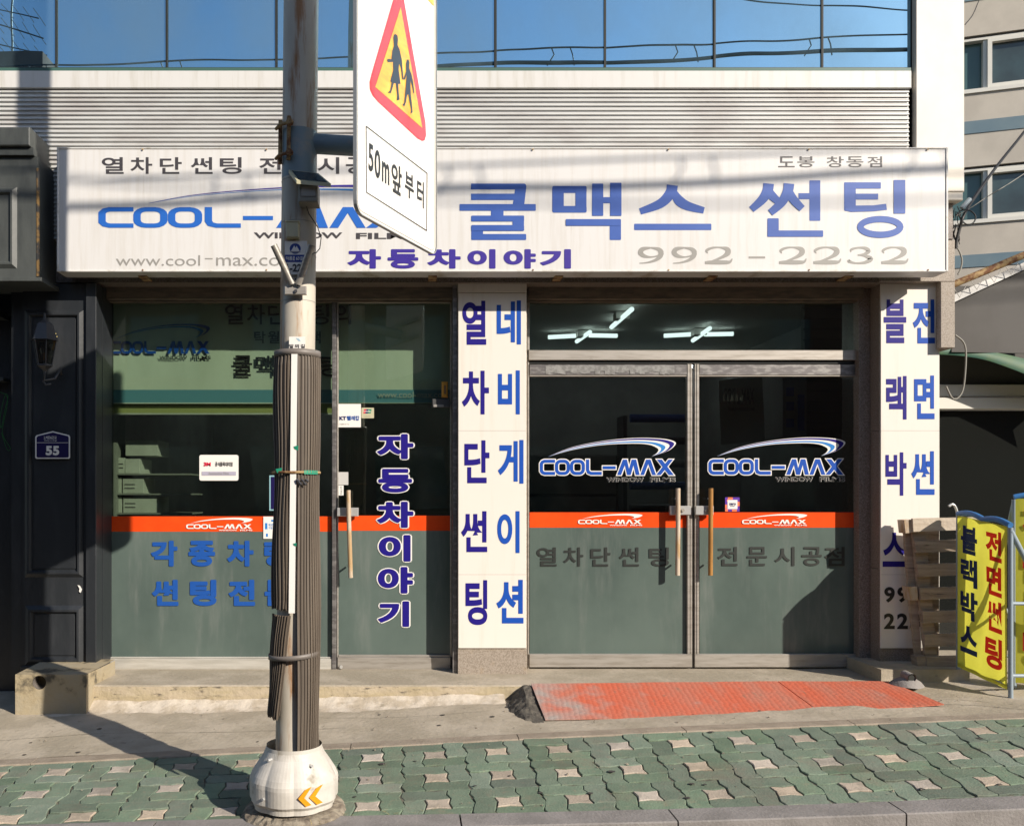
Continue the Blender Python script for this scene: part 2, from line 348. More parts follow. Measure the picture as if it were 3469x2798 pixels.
def paver_mat(name, c, c2, c3):
    m = mat(name, c, .85, c2, 9, bump=.35, bscale=90, var2=c3, scale2=26, lo2=.52, hi2=.75)
    N = m.node_tree.nodes; L = m.node_tree.links; P = N["Principled BSDF"]
    gg = N.new("ShaderNodeNewGeometry"); nn = N.new("ShaderNodeTexNoise"); nn.inputs["Scale"].default_value = 2.3; nn.inputs["Detail"].default_value = 9; nn.inputs["Roughness"].default_value = .7
    L.new(gg.outputs["Position"], nn.inputs["Vector"]); r_ = N.new("ShaderNodeMapRange"); r_.inputs[1].default_value = .5; r_.inputs[2].default_value = .72; L.new(nn.outputs[0], r_.inputs[0])
    xx = N.new("ShaderNodeMix"); xx.data_type = 'RGBA'; L.new(r_.outputs[0], xx.inputs[0]); L.new(P.inputs["Base Color"].links[0].from_socket, xx.inputs[6]); xx.inputs[7].default_value = (.17, .155, .115, 1)
    L.new(xx.outputs[2], P.inputs["Base Color"])
    oi = N.new("ShaderNodeObjectInfo"); hs = N.new("ShaderNodeHueSaturation")
    mr = N.new("ShaderNodeMapRange"); mr.inputs[3].default_value = .76; mr.inputs[4].default_value = 1.24; L.new(oi.outputs["Random"], mr.inputs[0])
    L.new(mr.outputs[0], hs.inputs["Value"])
    mu = N.new("ShaderNodeMath"); mu.operation = 'MULTIPLY'; mu.inputs[1].default_value = 7.31; L.new(oi.outputs["Random"], mu.inputs[0])
    fr = N.new("ShaderNodeMath"); fr.operation = 'FRACT'; L.new(mu.outputs[0], fr.inputs[0])
    m3 = N.new("ShaderNodeMapRange"); m3.inputs[3].default_value = .70; m3.inputs[4].default_value = 1.1; L.new(fr.outputs[0], m3.inputs[0])
    L.new(m3.outputs[0], hs.inputs["Saturation"])
    L.new(P.inputs["Base Color"].links[0].from_socket, hs.inputs["Color"]); L.new(hs.outputs[0], P.inputs["Base Color"]); return m
M['pavgreen'] = paver_mat('green_paver', (.155, .208, .146), (.124, .174, .122), (.195, .20, .14))
M['pavstar'] = paver_mat('beige_paver', (.46, .385, .305), (.40, .335, .265), (.30, .255, .205))

# ------------------------------------------------------------------ lettering
_tc = bpy.data.curves.new("t", "FONT"); _to = bpy.data.objects.new("t", _tc); _ts = bpy.data.scenes.new('t'); _ts.collection.objects.link(_to)
_cache = {}
def glyph(ch, bold):
    """2D faces of a glyph, normalised so the un-emboldened ink fills 0..1 (v downward)"""
    k = (ch, bold)
    if k in _cache: return _cache[k]
    def get(off):
        _tc.body = ch; _tc.offset = off; _tc.resolution_u = 6
        _ts.view_layers[0].update(); me = _to.to_mesh()
        r = ([(v.co.x, v.co.y) for v in me.vertices], [tuple(p.vertices) for p in me.polygons]); _to.to_mesh_clear(); return r
    v, f = get(bold); _cache[k] = (v, f); return _cache[k]
def fat(mb, ch, bold, fn, pm, off):
    """one glyph, fattened: offset contours plus shifted copies a hair apart in depth"""
    o1 = min(bold, .022); ex = bold - o1
    v, f = glyph(ch, o1)
    sh = [(0, 0)] + ([(-ex, 0), (ex, 0), (0, -ex), (0, ex), (-ex * .7, -ex * .7), (ex * .7, ex * .7), (-ex * .7, ex * .7), (ex * .7, -ex * .7)] if ex > .002 else [])
    for k, (a, b) in enumerate(sh): mb.add([pm.p(*fn((q[0] + a, q[1] + b)), off + k * .00008) for q in v], f)
def letters(name, parent, m, items, pm, off=.0015, bold=.0, outline=None, om=None, label=None):
    """items: (text, u0, v0, u1, v1) boxes in the photograph on plane pm"""
    mb = MB(); small = False
    for it in items:
        t, u0, v0, u1, v1 = it[:5]; sh = it[5] if len(it) > 5 else 0
        v, f = glyph(t, min(bold, .022)); ex = max(0, bold - .022)
        xs = [q[0] for q in v]; ys = [q[1] for q in v]
        a, b, c, d = min(xs) - ex, max(xs) + ex, min(ys) - ex, max(ys) + ex
        sx = (u1 - u0) / (b - a); sy = (v1 - v0) / (d - c)
        fn = lambda q: (u0 + (q[0] - a) * sx + sh * (q[1] - c) * sy, v1 - (q[1] - c) * sy)
        big = (v1 - v0) > 19
        tgt = MB() if big else mb
        fat(tgt, t, bold, fn, pm, off + (.0008 if outline else 0))
        o = None
        if big: o = make('letter', tgt, m, parent)
        else: small = True
        if outline:
            mo = MB(); fat(mo, t, bold + outline, fn, pm, off * .3); make('letter_outline', mo, om, o or parent) if not (o and o.parent and o.parent.parent and o.parent.parent.parent) and DEPTH(o or parent) < 2 else make('letter_outline', mo, om, parent)
    if small:
        o = make(name, mb, m, parent, label); o['kind'] = 'stuff'; return o
def DEPTH(o):
    n = 0
    while o.parent: n += 1; o = o.parent
    return n
def row(text, centres, w, v0, v1, shear=0):
    return [(c, x - w / 2, v0, x + w / 2, v1, shear) for c, x in zip(text, centres)]
def ribbon(pts, wd, closed=False):
    """mitred stroke polygon pieces; pts in pixels, wd = full width or list"""
    n = len(pts); P = [Vector(q) for q in pts]; ws = wd if isinstance(wd, (list, tuple)) else [wd] * n
    L, R = [], []
    for i in range(n):
        if closed: a, b = P[i - 1], P[(i + 1) % n]
        else: a, b = P[max(i - 1, 0)], P[min(i + 1, n - 1)]
        d1 = (P[i] - a); d2 = (b - P[i])
        if d1.length < 1e-6: d1 = d2
        if d2.length < 1e-6: d2 = d1
        d1.normalize(); d2.normalize()
        n1 = Vector((-d1.y, d1.x)); n2 = Vector((-d2.y, d2.x)); nn = (n1 + n2)
        if nn.length < .2: nn = n1.copy()
        nn.normalize(); k = 1 / max(.5, nn.dot(n1))
        L.append(P[i] + nn * ws[i] / 2 * k); R.append(P[i] - nn * ws[i] / 2 * k)
    m = n if closed else n - 1
    return [(L[i], L[(i + 1) % n], R[(i + 1) % n], R[i]) for i in range(m)]
def smoothpts(pts, k=6):
    out = []; n = len(pts)
    for i in range(n - 1):
        p0, p1, p2, p3 = pts[max(i - 1, 0)], pts[i], pts[i + 1], pts[min(i + 2, n - 1)]
        for j in range(k):
            t = j / k
            out.append(tuple(.5 * ((2 * p1[c]) + (-p0[c] + p2[c]) * t + (2 * p0[c] - 5 * p1[c] + 4 * p2[c] - p3[c]) * t * t + (-p0[c] + 3 * p1[c] - 3 * p2[c] + p3[c]) * t ** 3) for c in range(len(p1))))
    out.append(tuple(pts[-1])); return out
def roundrect(x0, y0, x1, y1, r, seg=4):
    out = []
    for cx, cy, a in ((x1 - r, y0 + r, -90), (x1 - r, y1 - r, 0), (x0 + r, y1 - r, 90), (x0 + r, y0 + r, 180)):
        for k in range(seg + 1):
            t = math.radians(a + 90 * k / seg); out.append((cx + r * math.cos(t), cy + r * math.sin(t)))
    return out
def flat(name, parent, m, polys, pm, off=.0015, step=.00025, label=None, conv=None):
    mb = MB()
    for i, pl in enumerate(polys):
        o = off + (i % 8) * step if step else off
        for q_ in (pl['g'] if isinstance(pl, dict) else [pl]):
            mb.add([pm.p(*(conv(*q) if conv else (q[0], q[1])), o) for q in q_], [list(range(len(q_)))])
    return make(name, mb, m, parent, label)
def para(xb, xt, w, g, y0=397, y1=498):
    """slanted leg: horizontal width w, foot centred at xb, head at xt, grown by g"""
    k = (xt - xb) / (y0 - y1); w2 = w / 2 + g * 1.12
    return (xt + k * -g * 1 - w2, y0 - g), (xt + k * -g - -w2, y0 - g), (xb + k * g + w2, y1 + g), (xb + k * g - w2, y1 + g)
def logo_strokes(grow=0):
    w_ = 21 + grow * 2; e = grow
    C = ribbon([(193 + e, 408), (125, 408), (112, 413), (104, 425), (104, 470), (112, 482), (125, 487), (193 + e, 487)], w_)
    O1 = ribbon(roundrect(203, 408, 279, 487, 26), w_, True); O2 = ribbon(roundrect(301, 408, 377, 487, 26), w_, True)
    Lr = ribbon([(405, 397 - e), (405, 465), (411, 480), (428, 487), (497 + e, 487)], w_)
    H = ribbon([(503 - e, 450), (588 + e, 450)], w_ - 1)
    Mm = [para(610, 648, 26, e), para(673, 650, 22, e), para(675, 703, 22, e), para(731, 708, 26, e)]
    V = [para(760, 798, 25, e), para(838, 802, 25, e)]
    Xx = [para(866, 946, 30, e), para(950, 872, 33, e)]
    return [dict(g=C), dict(g=O1), dict(g=O2), dict(g=Lr), dict(g=H), *[[q for q in p] for p in Mm + V + Xx]]
def swoosh(top, bot):
    a, b = smoothpts(top), smoothpts(bot); n = min(len(a), len(b))
    return [(a[i], a[i + 1], b[i + 1], b[i]) for i in range(n - 1)]
SW_T = [(150, 378), (300, 318), (500, 277), (700, 257), (860, 259), (950, 272), (979, 295), (930, 340), (825, 376)]
SW_B = [(150, 379), (300, 336), (500, 303), (700, 294), (800, 300), (850, 318), (866, 335), (852, 358), (822, 377)]
def lerp(t): return [(a[0] + (b[0] - a[0]) * t, a[1] + (b[1] - a[1]) * t) for a, b in zip(SW_T, SW_B)]
def logo(parent, pm, box, blue, white=None, sw1=None, sw2=None, films=None, filmbg=None, off=.0015, swwhite=None, name='logo'):
    """brand lettering fitted to box = (u0, v0, u1, v1); drawn in its own 92..980 x 257..548 frame"""
    u0, v0, u1, v1 = box
    cv = lambda x, y: (u0 + (x - 92) / 888 * (u1 - u0), v0 + (y - 257) / 291 * (v1 - v0))
    if white: flat(name + '_outline', parent, white, logo_strokes(6), pm, off * .4, .00006, conv=cv)
    flat(name + '_letters', parent, blue, logo_strokes(), pm, off * 1.3, .0001, conv=cv)
    if swwhite: flat(name + '_swoosh', parent, swwhite, swoosh(SW_T, SW_B), pm, off * .4, 0, conv=cv)
    if sw1: flat(name + '_swoosh_dark', parent, sw1, swoosh(lerp(.10), lerp(.36)), pm, off, 0, conv=cv)
    if sw2: flat(name + '_swoosh_light', parent, sw2, swoosh(lerp(.60), lerp(.84)), pm, off, 0, conv=cv)
    if films:
        A = cv(527, 515); B = cv(769, 543); C = cv(812, 515); D = cv(976, 543)
        letters(name + '_film_words', parent, films, [("WINDOW", A[0], A[1], B[0], B[1]), ("FILMS", C[0], C[1], D[0], D[1])], pm, off, .03, .028 if filmbg else None, filmbg)

# ================================================================== GROUND
def interp(xs, ys, x):
    if x <= xs[0]: return ys[0] + (ys[1] - ys[0]) / (xs[1] - xs[0]) * (x - xs[0])
    for i in range(len(xs) - 1):
        if x <= xs[i + 1]: return ys[i] + (ys[i + 1] - ys[i]) * (x - xs[i]) / (xs[i + 1] - xs[i])
    return ys[-1] + (ys[-1] - ys[-2]) / (xs[-1] - xs[-2]) * (x - xs[-1])
def yb(x): return 5.15 + .035 * x
def yk(x): return 4.27 + .015 * x
def zb(x):
    y = yb(x); u = U0 + x / y * F
    return Z_(interp([0, 504, 720, 1055, 1432, 1829, 2152], [1609, 1583, 1574, 1556, 1538, 1522, 1510], max(-300, min(2500, u))), y)
def zk(x):
    y = yk(x); u = U0 + x / y * F
    return Z_(interp([0, 537, 720, 1055, 1432, 1732, 2152], [1737, 1722, 1717, 1711, 1702, 1692, 1675], max(-300, min(2500, u))), y)
def zi(x): return interp([-3.2, -2.4, 0, 1, 2.2, 3.2, 4.4], [.075, .085, .125, .155, .215, .25, .27], max(-3.2, min(4.4, x)))
def zpav(x, y):
    t = max(0, min(1, (y - yk(x)) / (yb(x) - yk(x)))); return zk(x) + (zb(x) - zk(x)) * t
ST = 6.12; TH = .248
def zap(x, y):
    t = (y - yb(x)) / (ST - yb(x)); t = max(0, min(1, t)); s = t * t * (3 - 2 * t)
    return zb(x) + (zi(x) - zb(x)) * (s * .5 + t * .5)
g = MB(); g.add([(-90, -60, -.5), (90, -60, -.5), (90, 140, -.5), (-90, 140, -.5)], [(0, 1, 2, 3)]); struct('ground', g, M['asphalt'])
XS = [-4 + .1 * i for i in range(111)]
def sheet(mb, yf, zf, ny, x0=-4, x1=7, nx=110):
    vs = []; fs = []
    for i in range(nx + 1):
        x = x0 + (x1 - x0) * i / nx
        for j in range(ny + 1):
            t = j / ny; y = yf(x, t); vs.append((x, y, zf(x, y)))
    for i in range(nx):
        for j in range(ny): a = i * (ny + 1) + j; fs.append((a, a + ny + 1, a + ny + 2, a + 1))
    return mb.add(vs, fs, True)
# road with gutter below the kerb
g = MB(); sheet(g, lambda x, t: -14 + (yk(x) - .10 + 14) * t, lambda x, y: zk(x) - .13 - .02 * max(0, 4 - y) * .3, 12); struct('road', g, M['asphalt'])
# concrete apron between border strip and shop step
def apz(x, y):
    b = zap(x, y) if y <= ST else zi(x)
    return b + .010 * pnoise(Vector((x * 1.3, y * 2.2, 0))) + .004 * pnoise(Vector((x * 7, y * 7, 3)))
g = MB(); sheet(g, lambda x, t: yb(x) + .10 + (7.6 - yb(x) - .10) * t, apz, 50, -4, 7, 220); struct('concrete_apron', g, M['concrete'])
# border strip stones
pav = bpy.data.objects.new('pavement', None); COL.objects.link(pav); pav["kind"] = "structure"
def stone_row(name, x0, joints, yfun, wdt, zfun, dz, depth, m, parent, gap=.004):
    js = [x0] + joints
    for a, b in zip(js[:-1], js[1:]):
        mb = MB(); n = max(2, int((b - a) / .15)); vs = []
        for i in range(n + 1):
            x = a + gap + (b - a - 2 * gap) * i / n
            y0 = yfun(x); 
            for (yy, zz) in ((y0, -depth), (y0, dz - .006), (y0 + .006, dz), (y0 + wdt - .006, dz), (y0 + wdt, dz - .006), (y0 + wdt, -depth)):
                vs.append((x, yy, zfun(x, yy) + zz))
        fs = []
        for i in range(n):
            for j in range(5): q = i * 6 + j; fs.append((q, q + 6, q + 7, q + 1))
        fs += [(0, 1, 2, 3, 4, 5), tuple(n * 6 + k for k in (5, 4, 3, 2, 1, 0))]
        mb.add(vs, fs); make(name, mb, m, parent)
xj = lambda u, v: X_(u, 5.15)
bj = [X_(c2(50, 0)[0], 5.15), X_(c2(1100, 0)[0], 5.2), X_(c3(25, 0)[0], 5.22), X_(c3(1080, 0)[0], 5.25)]
stone_row('border_stone', -4.0, [-3.3, -2.15, -1.25] + bj + [4.1, 5.2], lambda x: yb(x) - .004, .118, lambda x, y: zb(x), .006, .12, M['border'], pav, .0025)
# kerb stones
kj = [X_(c2(735, 0)[0], 4.25), X_(c3(1300, 0)[0], 4.25)]
stone_row('kerbstone', -4.0, [-2.3, -1.2, kj[0], kj[0] + 1.0 + .0, kj[1] + .02, 3.4, 4.6], lambda x: yk(x) - .165, .17, lambda x, y: zk(x), .008, .25, M['kerb'], pav, .004)
# bed under the pavers
g = MB(); sheet(g, lambda x, t: yk(x) + (yb(x) - yk(x)) * t, lambda x, y: zpav(x, y) - .008, 6); o = make('joint_sand', g, M['joint'], pav); o["kind"] = "structure"
# interlocking pavers: one beige star with four green two-cell blocks round it, repeated
CELL = .116; CELY = .101
def hb(i, j):   # mid displacement of the grid edge between row j-1 and j, column i
    if i % 3 == 1 and j % 3 == 1: return .010
    if i % 3 == 1 and j % 3 == 2: return -.010
    return .008 if (i + j) % 2 else -.008
def vb(i, j):
    if j % 3 == 1 and i % 3 == 1: return .010
    if j % 3 == 1 and i % 3 == 2: return -.010
    return .010 if (j % 3) % 2 else -.013
def gv(i, j):   # grid corner; the corners of a star reach outward
    dx = (-.006 if i % 3 == 1 else .006 if i % 3 == 2 else 0) if (i % 3 and j % 3) else (.004 if (i + j) % 2 else -.004)
    dy = (-.003 if j % 3 == 1 else .003 if j % 3 == 2 else 0) if (i % 3 and j % 3) else 0
    return i * CELL + dx, j * CELY + dy
def cellpath(i0, j0, i1, j1, g_=.0028):
    pts = []
    def c(i, j, dx, dy): x, y = gv(i, j); pts.append((x + dx, y + dy))
    def mid(i, j, i2, j2, dx, dy): a, b = gv(i, j), gv(i2, j2); pts.append(((a[0] + b[0]) / 2 + dx, (a[1] + b[1]) / 2 + dy))
    for i in range(i0, i1):
        c(i, j0, (g_ if i == i0 else 0), g_); mid(i, j0, i + 1, j0, 0, hb(i, j0) + g_)
    for j in range(j0, j1):
        c(i1, j, -g_, (g_ if j == j0 else 0)); mid(i1, j, i1, j + 1, vb(i1, j) - g_, 0)
    for i in range(i1, i0, -1):
        c(i, j1, (-g_ if i == i1 else 0), -g_); mid(i, j1, i - 1, j1, 0, hb(i - 1, j1) - g_)
    for j in range(j1, j0, -1):
        c(i0, j, g_, (-g_ if j == j1 else 0)); mid(i0, j, i0, j - 1, vb(i0, j - 1) + g_, 0)
    return pts
shapes = {'star': (1, 1, 2, 2), 'a': (0, 0, 2, 1), 'b': (2, 0, 3, 2), 'c': (1, 2, 3, 3), 'd': (0, 1, 1, 3)}
pm_ = {}
for k, (i0, j0, i1, j1) in shapes.items():
    p = cellpath(i0, j0, i1, j1); cx = (i0 + i1) / 2 * CELL; cy = (j0 + j1) / 2 * CELY
    q = [(x - cx, y - cy) for x, y in p]; n = len(q)
    ins = []
    for x, y in q:
        l = math.hypot(x, y); ins.append((x * (1 - .004 / l), y * (1 - .004 / l)))
    vs = [(x, y, 0) for x, y in ins] + [(x, y, -.003) for x, y in q] + [(x, y, -.03) for x, y in q]
    fs = [list(range(n))]
    for a in range(n): b = (a + 1) % n; fs += [(a, n + a, n + b, b), (n + a, 2 * n + a, 2 * n + b, n + b)]
    me = bpy.data.meshes.new('paver'); me.from_pydata(vs, [], fs); me.materials.append(M['pavstar'] if k == 'star' else M['pavgreen']); me.update()
    pm_[k] = (me, cx, cy)
stuff = {'pavgreen': MB(), 'pavstar': MB()}
allp = []
PX0 = X_(c3(1180, 0)[0], 5.0) - 1.5 * CELL
for a in range(-22, 16):
    for b in range(-1, 5):
        for k, (me, cx, cy) in pm_.items():
            x = PX0 + a * 3 * CELL + cx; t = b * 3 * CELY + cy - .005
            y = yb(x) - t
            if y < yk(x) - .03 or y > yb(x) + .10 or x < -3.9 or x > 6: continue
            u = U0 + x / y * F; v = VH + (H - zpav(x, y)) / y * F
            vis = -60 < u < 2212 and v < 1760
            allp.append((0 if vis else 1, -abs(0) + y, k, x, y))
allp.sort(key=lambda q: (q[0], q[1]))
for n, (vis, _, k, x, y) in enumerate(allp):
    me = pm_[k][0]
    z = zpav(x, y) + random.uniform(-.0034, .0034)
    sx = (zpav(x + .05, y) - zpav(x - .05, y)) / .1; sy = (zpav(x, y + .05) - zpav(x, y - .05)) / .1
    rx, ry = math.atan(sy) + random.uniform(-.016, .016), -math.atan(sx) + random.uniform(-.016, .016)
    R = Matrix.Translation((x, y, z)) @ Matrix.Rotation(ry, 4, 'Y') @ Matrix.Rotation(rx, 4, 'X') @ Matrix.Rotation(random.uniform(-.012, .012) + .035, 4, 'Z') @ Matrix.Diagonal((1, -1, 1, 1))
    wv = [R @ q.co for q in me.vertices]
    if n < 298 and not vis and any(q.y > yb(q.x) + .03 for q in wv):   # blocks cut at the border stones
        if all(q.y > yb(q.x) + .03 for q in wv): continue
        mb = MB(); mb.add([Vector((q.x, min(q.y, yb(q.x) + .03), q.z)) for q in wv], [tuple(p.vertices) for p in me.polygons]); make('paving_block', mb, me.materials[0], pav)
    elif n < 298 and not vis:
        o = bpy.data.objects.new('paving_block', me); COL.objects.link(o); o.parent = pav; o.matrix_local = R
    else:
        mb = stuff['pavstar' if k == 'star' else 'pavgreen']; mb.add([Vector((q.x, min(q.y, yb(q.x) + .03), q.z)) for q in wv], [tuple(p.vertices) for p in me.polygons])
for k, mb in stuff.items():
    if mb.v: o = make('distant_paving_blocks', mb, M[k], pav); o["kind"] = "stuff"
# shop step
g = MB(); xs0, xs1 = X_(178, ST), X_(1975, ST)
vs = []; fs = []; n = 200
for i in range(n + 1):
    x = xs0 + (xs1 + .5 - xs0) * i / n
    for (y, z) in ((ST + .012 + .012 * pnoise(Vector((x * 3, 0, 1))), zi(x) - .05), (ST + .010 * pnoise(Vector((x * 5, 0, 5))), (zi(x) + TH) / 2), (ST + .004 * pnoise(Vector((x * 9, 0, 9))), TH - .008), (ST + .010, TH), (7.0, TH)):
        vs.append((x, y, z))
for i in range(n):
    for j in range(4): q = i * 5 + j; fs.append((q, q + 5, q + 6, q + 1))
fs.append((4, 3, 2, 1, 0))
g.add(vs, fs); st_ = struct('shop_step', g, M['concrete'])
st_.data.materials.append(M['stepface'])
for p in st_.data.polygons:
    if abs(p.normal.z) < .5: p.material_index = 1
# pale cement smear along the foot of the step
g = MB(); vs = []; fs = []; n = 260; xa, xb = X_(95, 6.0), X_(1060, 6.1)
for i in range(n + 1):
    x = xa + (xb - xa) * i / n; r = .055 + .022 * pnoise(Vector((x * 2.1, 4, 0))) + .014 * pnoise(Vector((x * 9, 4, 0)))
    r2 = .17 + .05 * pnoise(Vector((x * 1.7, 8, 0))) + .02 * pnoise(Vector((x * 8, 8, 0)))
    for k in range(6):
        t = k / 5; y = ST - .002 - r2 * t + .012 * (t < .1); z = zap(x, y) + r * (1 - t) ** 2.2 + .002 * pnoise(Vector((x * 20, t * 4, 1))) - .004 * t
        vs.append((x, y if k else ST + .02, z))
for i in range(n):
    for j in range(5): q = i * 6 + j; fs.append((q, q + 6, q + 7, q + 1))
g.add(vs, fs, True); struct('cement_fillet', g, M['cement'])

# ================================================================== MAIN BUILDING
GL, PF, UC, UG = 6.70, 6.50, 6.42, 6.46
B = thing('shop_building', 'pale metal clad shop building with blue mirror glass upstairs and two dark shopfronts', 'building', (0, 6.7, TH))
# upper floor: windows, green strip, white band, corrugated cladding, end column
zt = 6.3
mul = [u for u in (-104, 119, 351, 581, 812, 1041, 1271, 1501, 1727, 1916)]
zg0 = Z_(143, UG)
for a, b in zip(mul[:-1], mul[1:]):
    g = MB(); g.bbox(X_(a, UG) + .008, X_(b, UG) - .008, UG, UG + .012, zg0, zt, .002)
    g.v = [Vector((q.x, q.y + .003 * math.sin(a) * (q.x - X_(a, UG)), q.z)) for q in g.v]
    wo = make('mirror_window', g, M['blueglass'], B); wo.rotation_euler = (0, 0, 0)
    f = MB(); x = X_(a, UG); f.box(x + .001, x + .007, UG - .012, UG + .05, zg0 - .012, zt); f.box(x - .007, x - .001, UG - .012, UG + .05, zg0 - .012, zt)
    f.box(x + .008, X_(b, UG) - .008, UG - .008, UG + .03, zg0 - .012, zg0 - .001)
    make('window_frame', f, M['gap'], wo)
f = MB(); f.box(X_(1916, UG) - .004, X_(1925, UG), UG - .01, UG + .1, Z_(420, UG), zt); make('corner_gasket', f, M['gap'], B)
f = MB(); f.box(-5, X_(1914, UC), UC - .004, UC + .08, Z_(150, UC), Z_(143.5, UC)); make('green_flashing', f, M['green'], B)
f = MB(); f.bbox(-5, X_(1914, UC), UC - .012, UC + .06, Z_(187, UC), Z_(150.6, UC), .004); make('white_fascia_band', f, M['band'], B)
f = MB(); z1 = Z_(187.6, UC); pitch = (Z_(187, UC) - Z_(318, UC)) / 14.05
vs = []; fs = []
prof = [(0, 0), (.10, .000), (.36, -.0085), (.62, -.0125), (.72, -.0125), (.80, .0)]
nr = 34; k = 0
for i in range(nr):
    for (t, d) in prof:
        z = z1 - (i + t) * pitch
        vs += [(-5, UC + d + .012, z), (X_(1911, UC), UC + d + .012, z)]; k += 1
for i in range(k - 1): fs.append((2 * i, 2 * i + 2, 2 * i + 3, 2 * i + 1))
f.add(vs, fs); f.box(-5, X_(1911, UC) - .004, UC + .03, UC + .05, z1 - nr * pitch, z1); make('corrugated_cladding', f, M['corrug'], B)
CY = 6.40
f = MB(); f.bbox(X_(1925, CY), X_(2027, CY), CY, CY + .5, Z_(403, CY), zt, .005); make('end_column', f, M['column'], B)
f = MB(); f.bbox(X_(1925, CY), X_(2025, CY), CY + .004, CY + .5, Z_(421, CY), Z_(404, CY), .005); make('column_foot', f, M['column'], B)
# rough concrete and granite behind the sign
f = MB(); f.box(X_(92, 6.46), X_(1925, 6.46), 6.46, 6.7, Z_(597, 6.5), Z_(395, 6.46)); make('rough_lintel', f, M['granite'], B)
f = MB(); f.bbox(X_(1850, 6.44), X_(2007, 6.44), 6.44, 6.75, Z_(592, 6.44), Z_(505, 6.44), .003); f.bbox(X_(1977, 6.44), X_(2007, 6.44), 6.44, 6.75, Z_(731, 6.44), Z_(592.5, 6.44), .003)
make('granite_return', f, M['granitelight'], B)
f = MB(); f.bbox(X_(1940, 6.47), X_(2003, 6.47), 6.47, 6.75, Z_(503, 6.47), Z_(422, 6.47), .003); make('broken_concrete', f, M['granite'], B)
# header board above the glazing
f = MB()
for a, b in ((222, 952), (1110, 1812)):
    f.box(X_(a, 6.62), X_(b, 6.62), 6.60, 6.7, Z_(628, 6.6), Z_(598, 6.6)); f.box(X_(a, 6.64), X_(b, 6.64), 6.66, 6.74, Z_(634, 6.66), Z_(625, 6.66))
make('header_board', f, M['header'], B)
# pillars (granite) and their return to the glass
P1a, P1b = X_(962, PF), X_(1108, PF)
f = MB(); f.bbox(P1a, P1b, PF + .012, 6.9, TH - .02, Z_(597, PF), .003); make('granite_pillar', f, M['granitelight'], B)
P2a, P2b = X_(1850, PF), X_(1976, PF)
for z0, z1_ in ((Z_(1410, PF), Z_(1196, PF)), (Z_(1195, PF), Z_(905, PF)), (Z_(904, PF), Z_(592, PF))):
    f = MB(); f.bbox(P2a, P2b, PF + .012, 6.95, z0, z1_, .002); make('granite_pillar', f, M['granite'], B)
f = MB(); f.box(P2a - .085, P2a - .003, GL - .06, 6.9, TH, Z_(598, GL)); make('pillar_reveal', f, M['granite'], B)
f = MB(); f.box(P1a - .034, P1a - .003, PF + .04, 6.9, TH, Z_(598, GL)); make('door_jamb', f, M['steeldark'], B)
# side walls, roof slab and room behind
f = MB(); f.box(-5, 3.97, 6.95, 12, 3.25, 3.45); f.box(3.85, 3.97, 6.95, 12, 0, 3.25); f.box(-2.75, -2.63, 6.8, 12, 0, 3.25); f.box(-5, 3.97, 12, 12.2, 0, zt); f.box(-5, 3.97, 6.75, 7.0, 3.10, 3.25)
f.box(-5, 3.97, 6.75, 12, zt, zt + .2); f.box(-5, 3.97, UC + .09, UC + .3, Z_(400, UC), Z_(150, UC))
make('room_walls', f, M['room'], B)
f = MB(); f.box(-2.63, 3.85, 6.98, 12, 3.20, 3.245); make('room_ceiling', f, M['ceil'], B)
f = MB(); f.box(-2.63, 3.85, 7.0, 12, .1, TH - .01); make('room_floor', f, M['roomfloor'], B)
f = MB(); f.box(P1a - .02, P1b + .02, 6.92, 7.0, TH, 3.1); make('inner_pillar', f, M['room'], B)

PG = YP(GL)
def rail(mb, u0, u1, v0, v1, y=GL, d=.05, b=.003): mb.bbox(X_(u0, y), X_(u1, y), y, y + d, Z_(v1, y), Z_(v0, y), b)
def pane(name, u0, u1, v0, v1, m, parent, y=GL + .02):
    g = MB(); g.box(X_(u0, y), X_(u1, y), y, y + .008, Z_(v1, y), Z_(v0, y)); return make(name, g, m, parent)
# ---- left shop window
f = MB(); rail(f, 222, 229.5, 632, 1384, d=.06); rail(f, 222, 704, 1384, 1411, y=GL - .01, d=.07); rail(f, 229.5, 697, 1380.5, 1383.5, y=GL - .004); rail(f, 222, 704, 630, 634, d=.06)
wf = make('shop_window', f, M['alu'], B, 'large left shop window with frosted foot and orange stripe')
f = MB(); rail(f, 697.5, 706.5, 634, 1411, y=GL - .02, d=.08); make('window_post', f, M['steeldark'], wf)
pane('window_pane', 229, 698, 634, 1382, M['glassw'], wf)
PFm = YP(GL + .017)
def film(name, parent, u0, u1, v0, v1, m, y=GL + .0185):
    g = MB(); g.box(X_(u0, y), X_(u1, y), y - .001, y, Z_(v1, y), Z_(v0, y)); return make(name, g, m, parent)
film('frosted_film', wf, 229.8, 697, 1117.2, 1380.5, M['frost']); film('orange_stripe', wf, 229.8, 697, 1085, 1117, M['orange'])
# ---- left door
f = MB(); rail(f, 708, 947, 632, 637, d=.05); rail(f, 709, 947, 1381, 1410, y=GL - .015, d=.06); rail(f, 707.5, 711, 637, 1381, d=.05); rail(f, 946, 950, 637, 1381, d=.05); rail(f, 711, 946, 1376, 1380.6, y=GL - .004)
ld = make('glass_door', f, M['steel'], B, 'single glass door with vertical blue lettering')
pane('door_pane', 710, 947, 636, 1378, M['glassw'], ld)
film('frosted_film', ld, 711.3, 945.8, 1115.2, 1377, M['frost']); film('orange_stripe', ld, 711.3, 945.8, 1083.5, 1115, M['orange'])
film('dark_tint_film', ld, 711.3, 945.8, 847, 1083.3, M['glassd'], GL + .031)
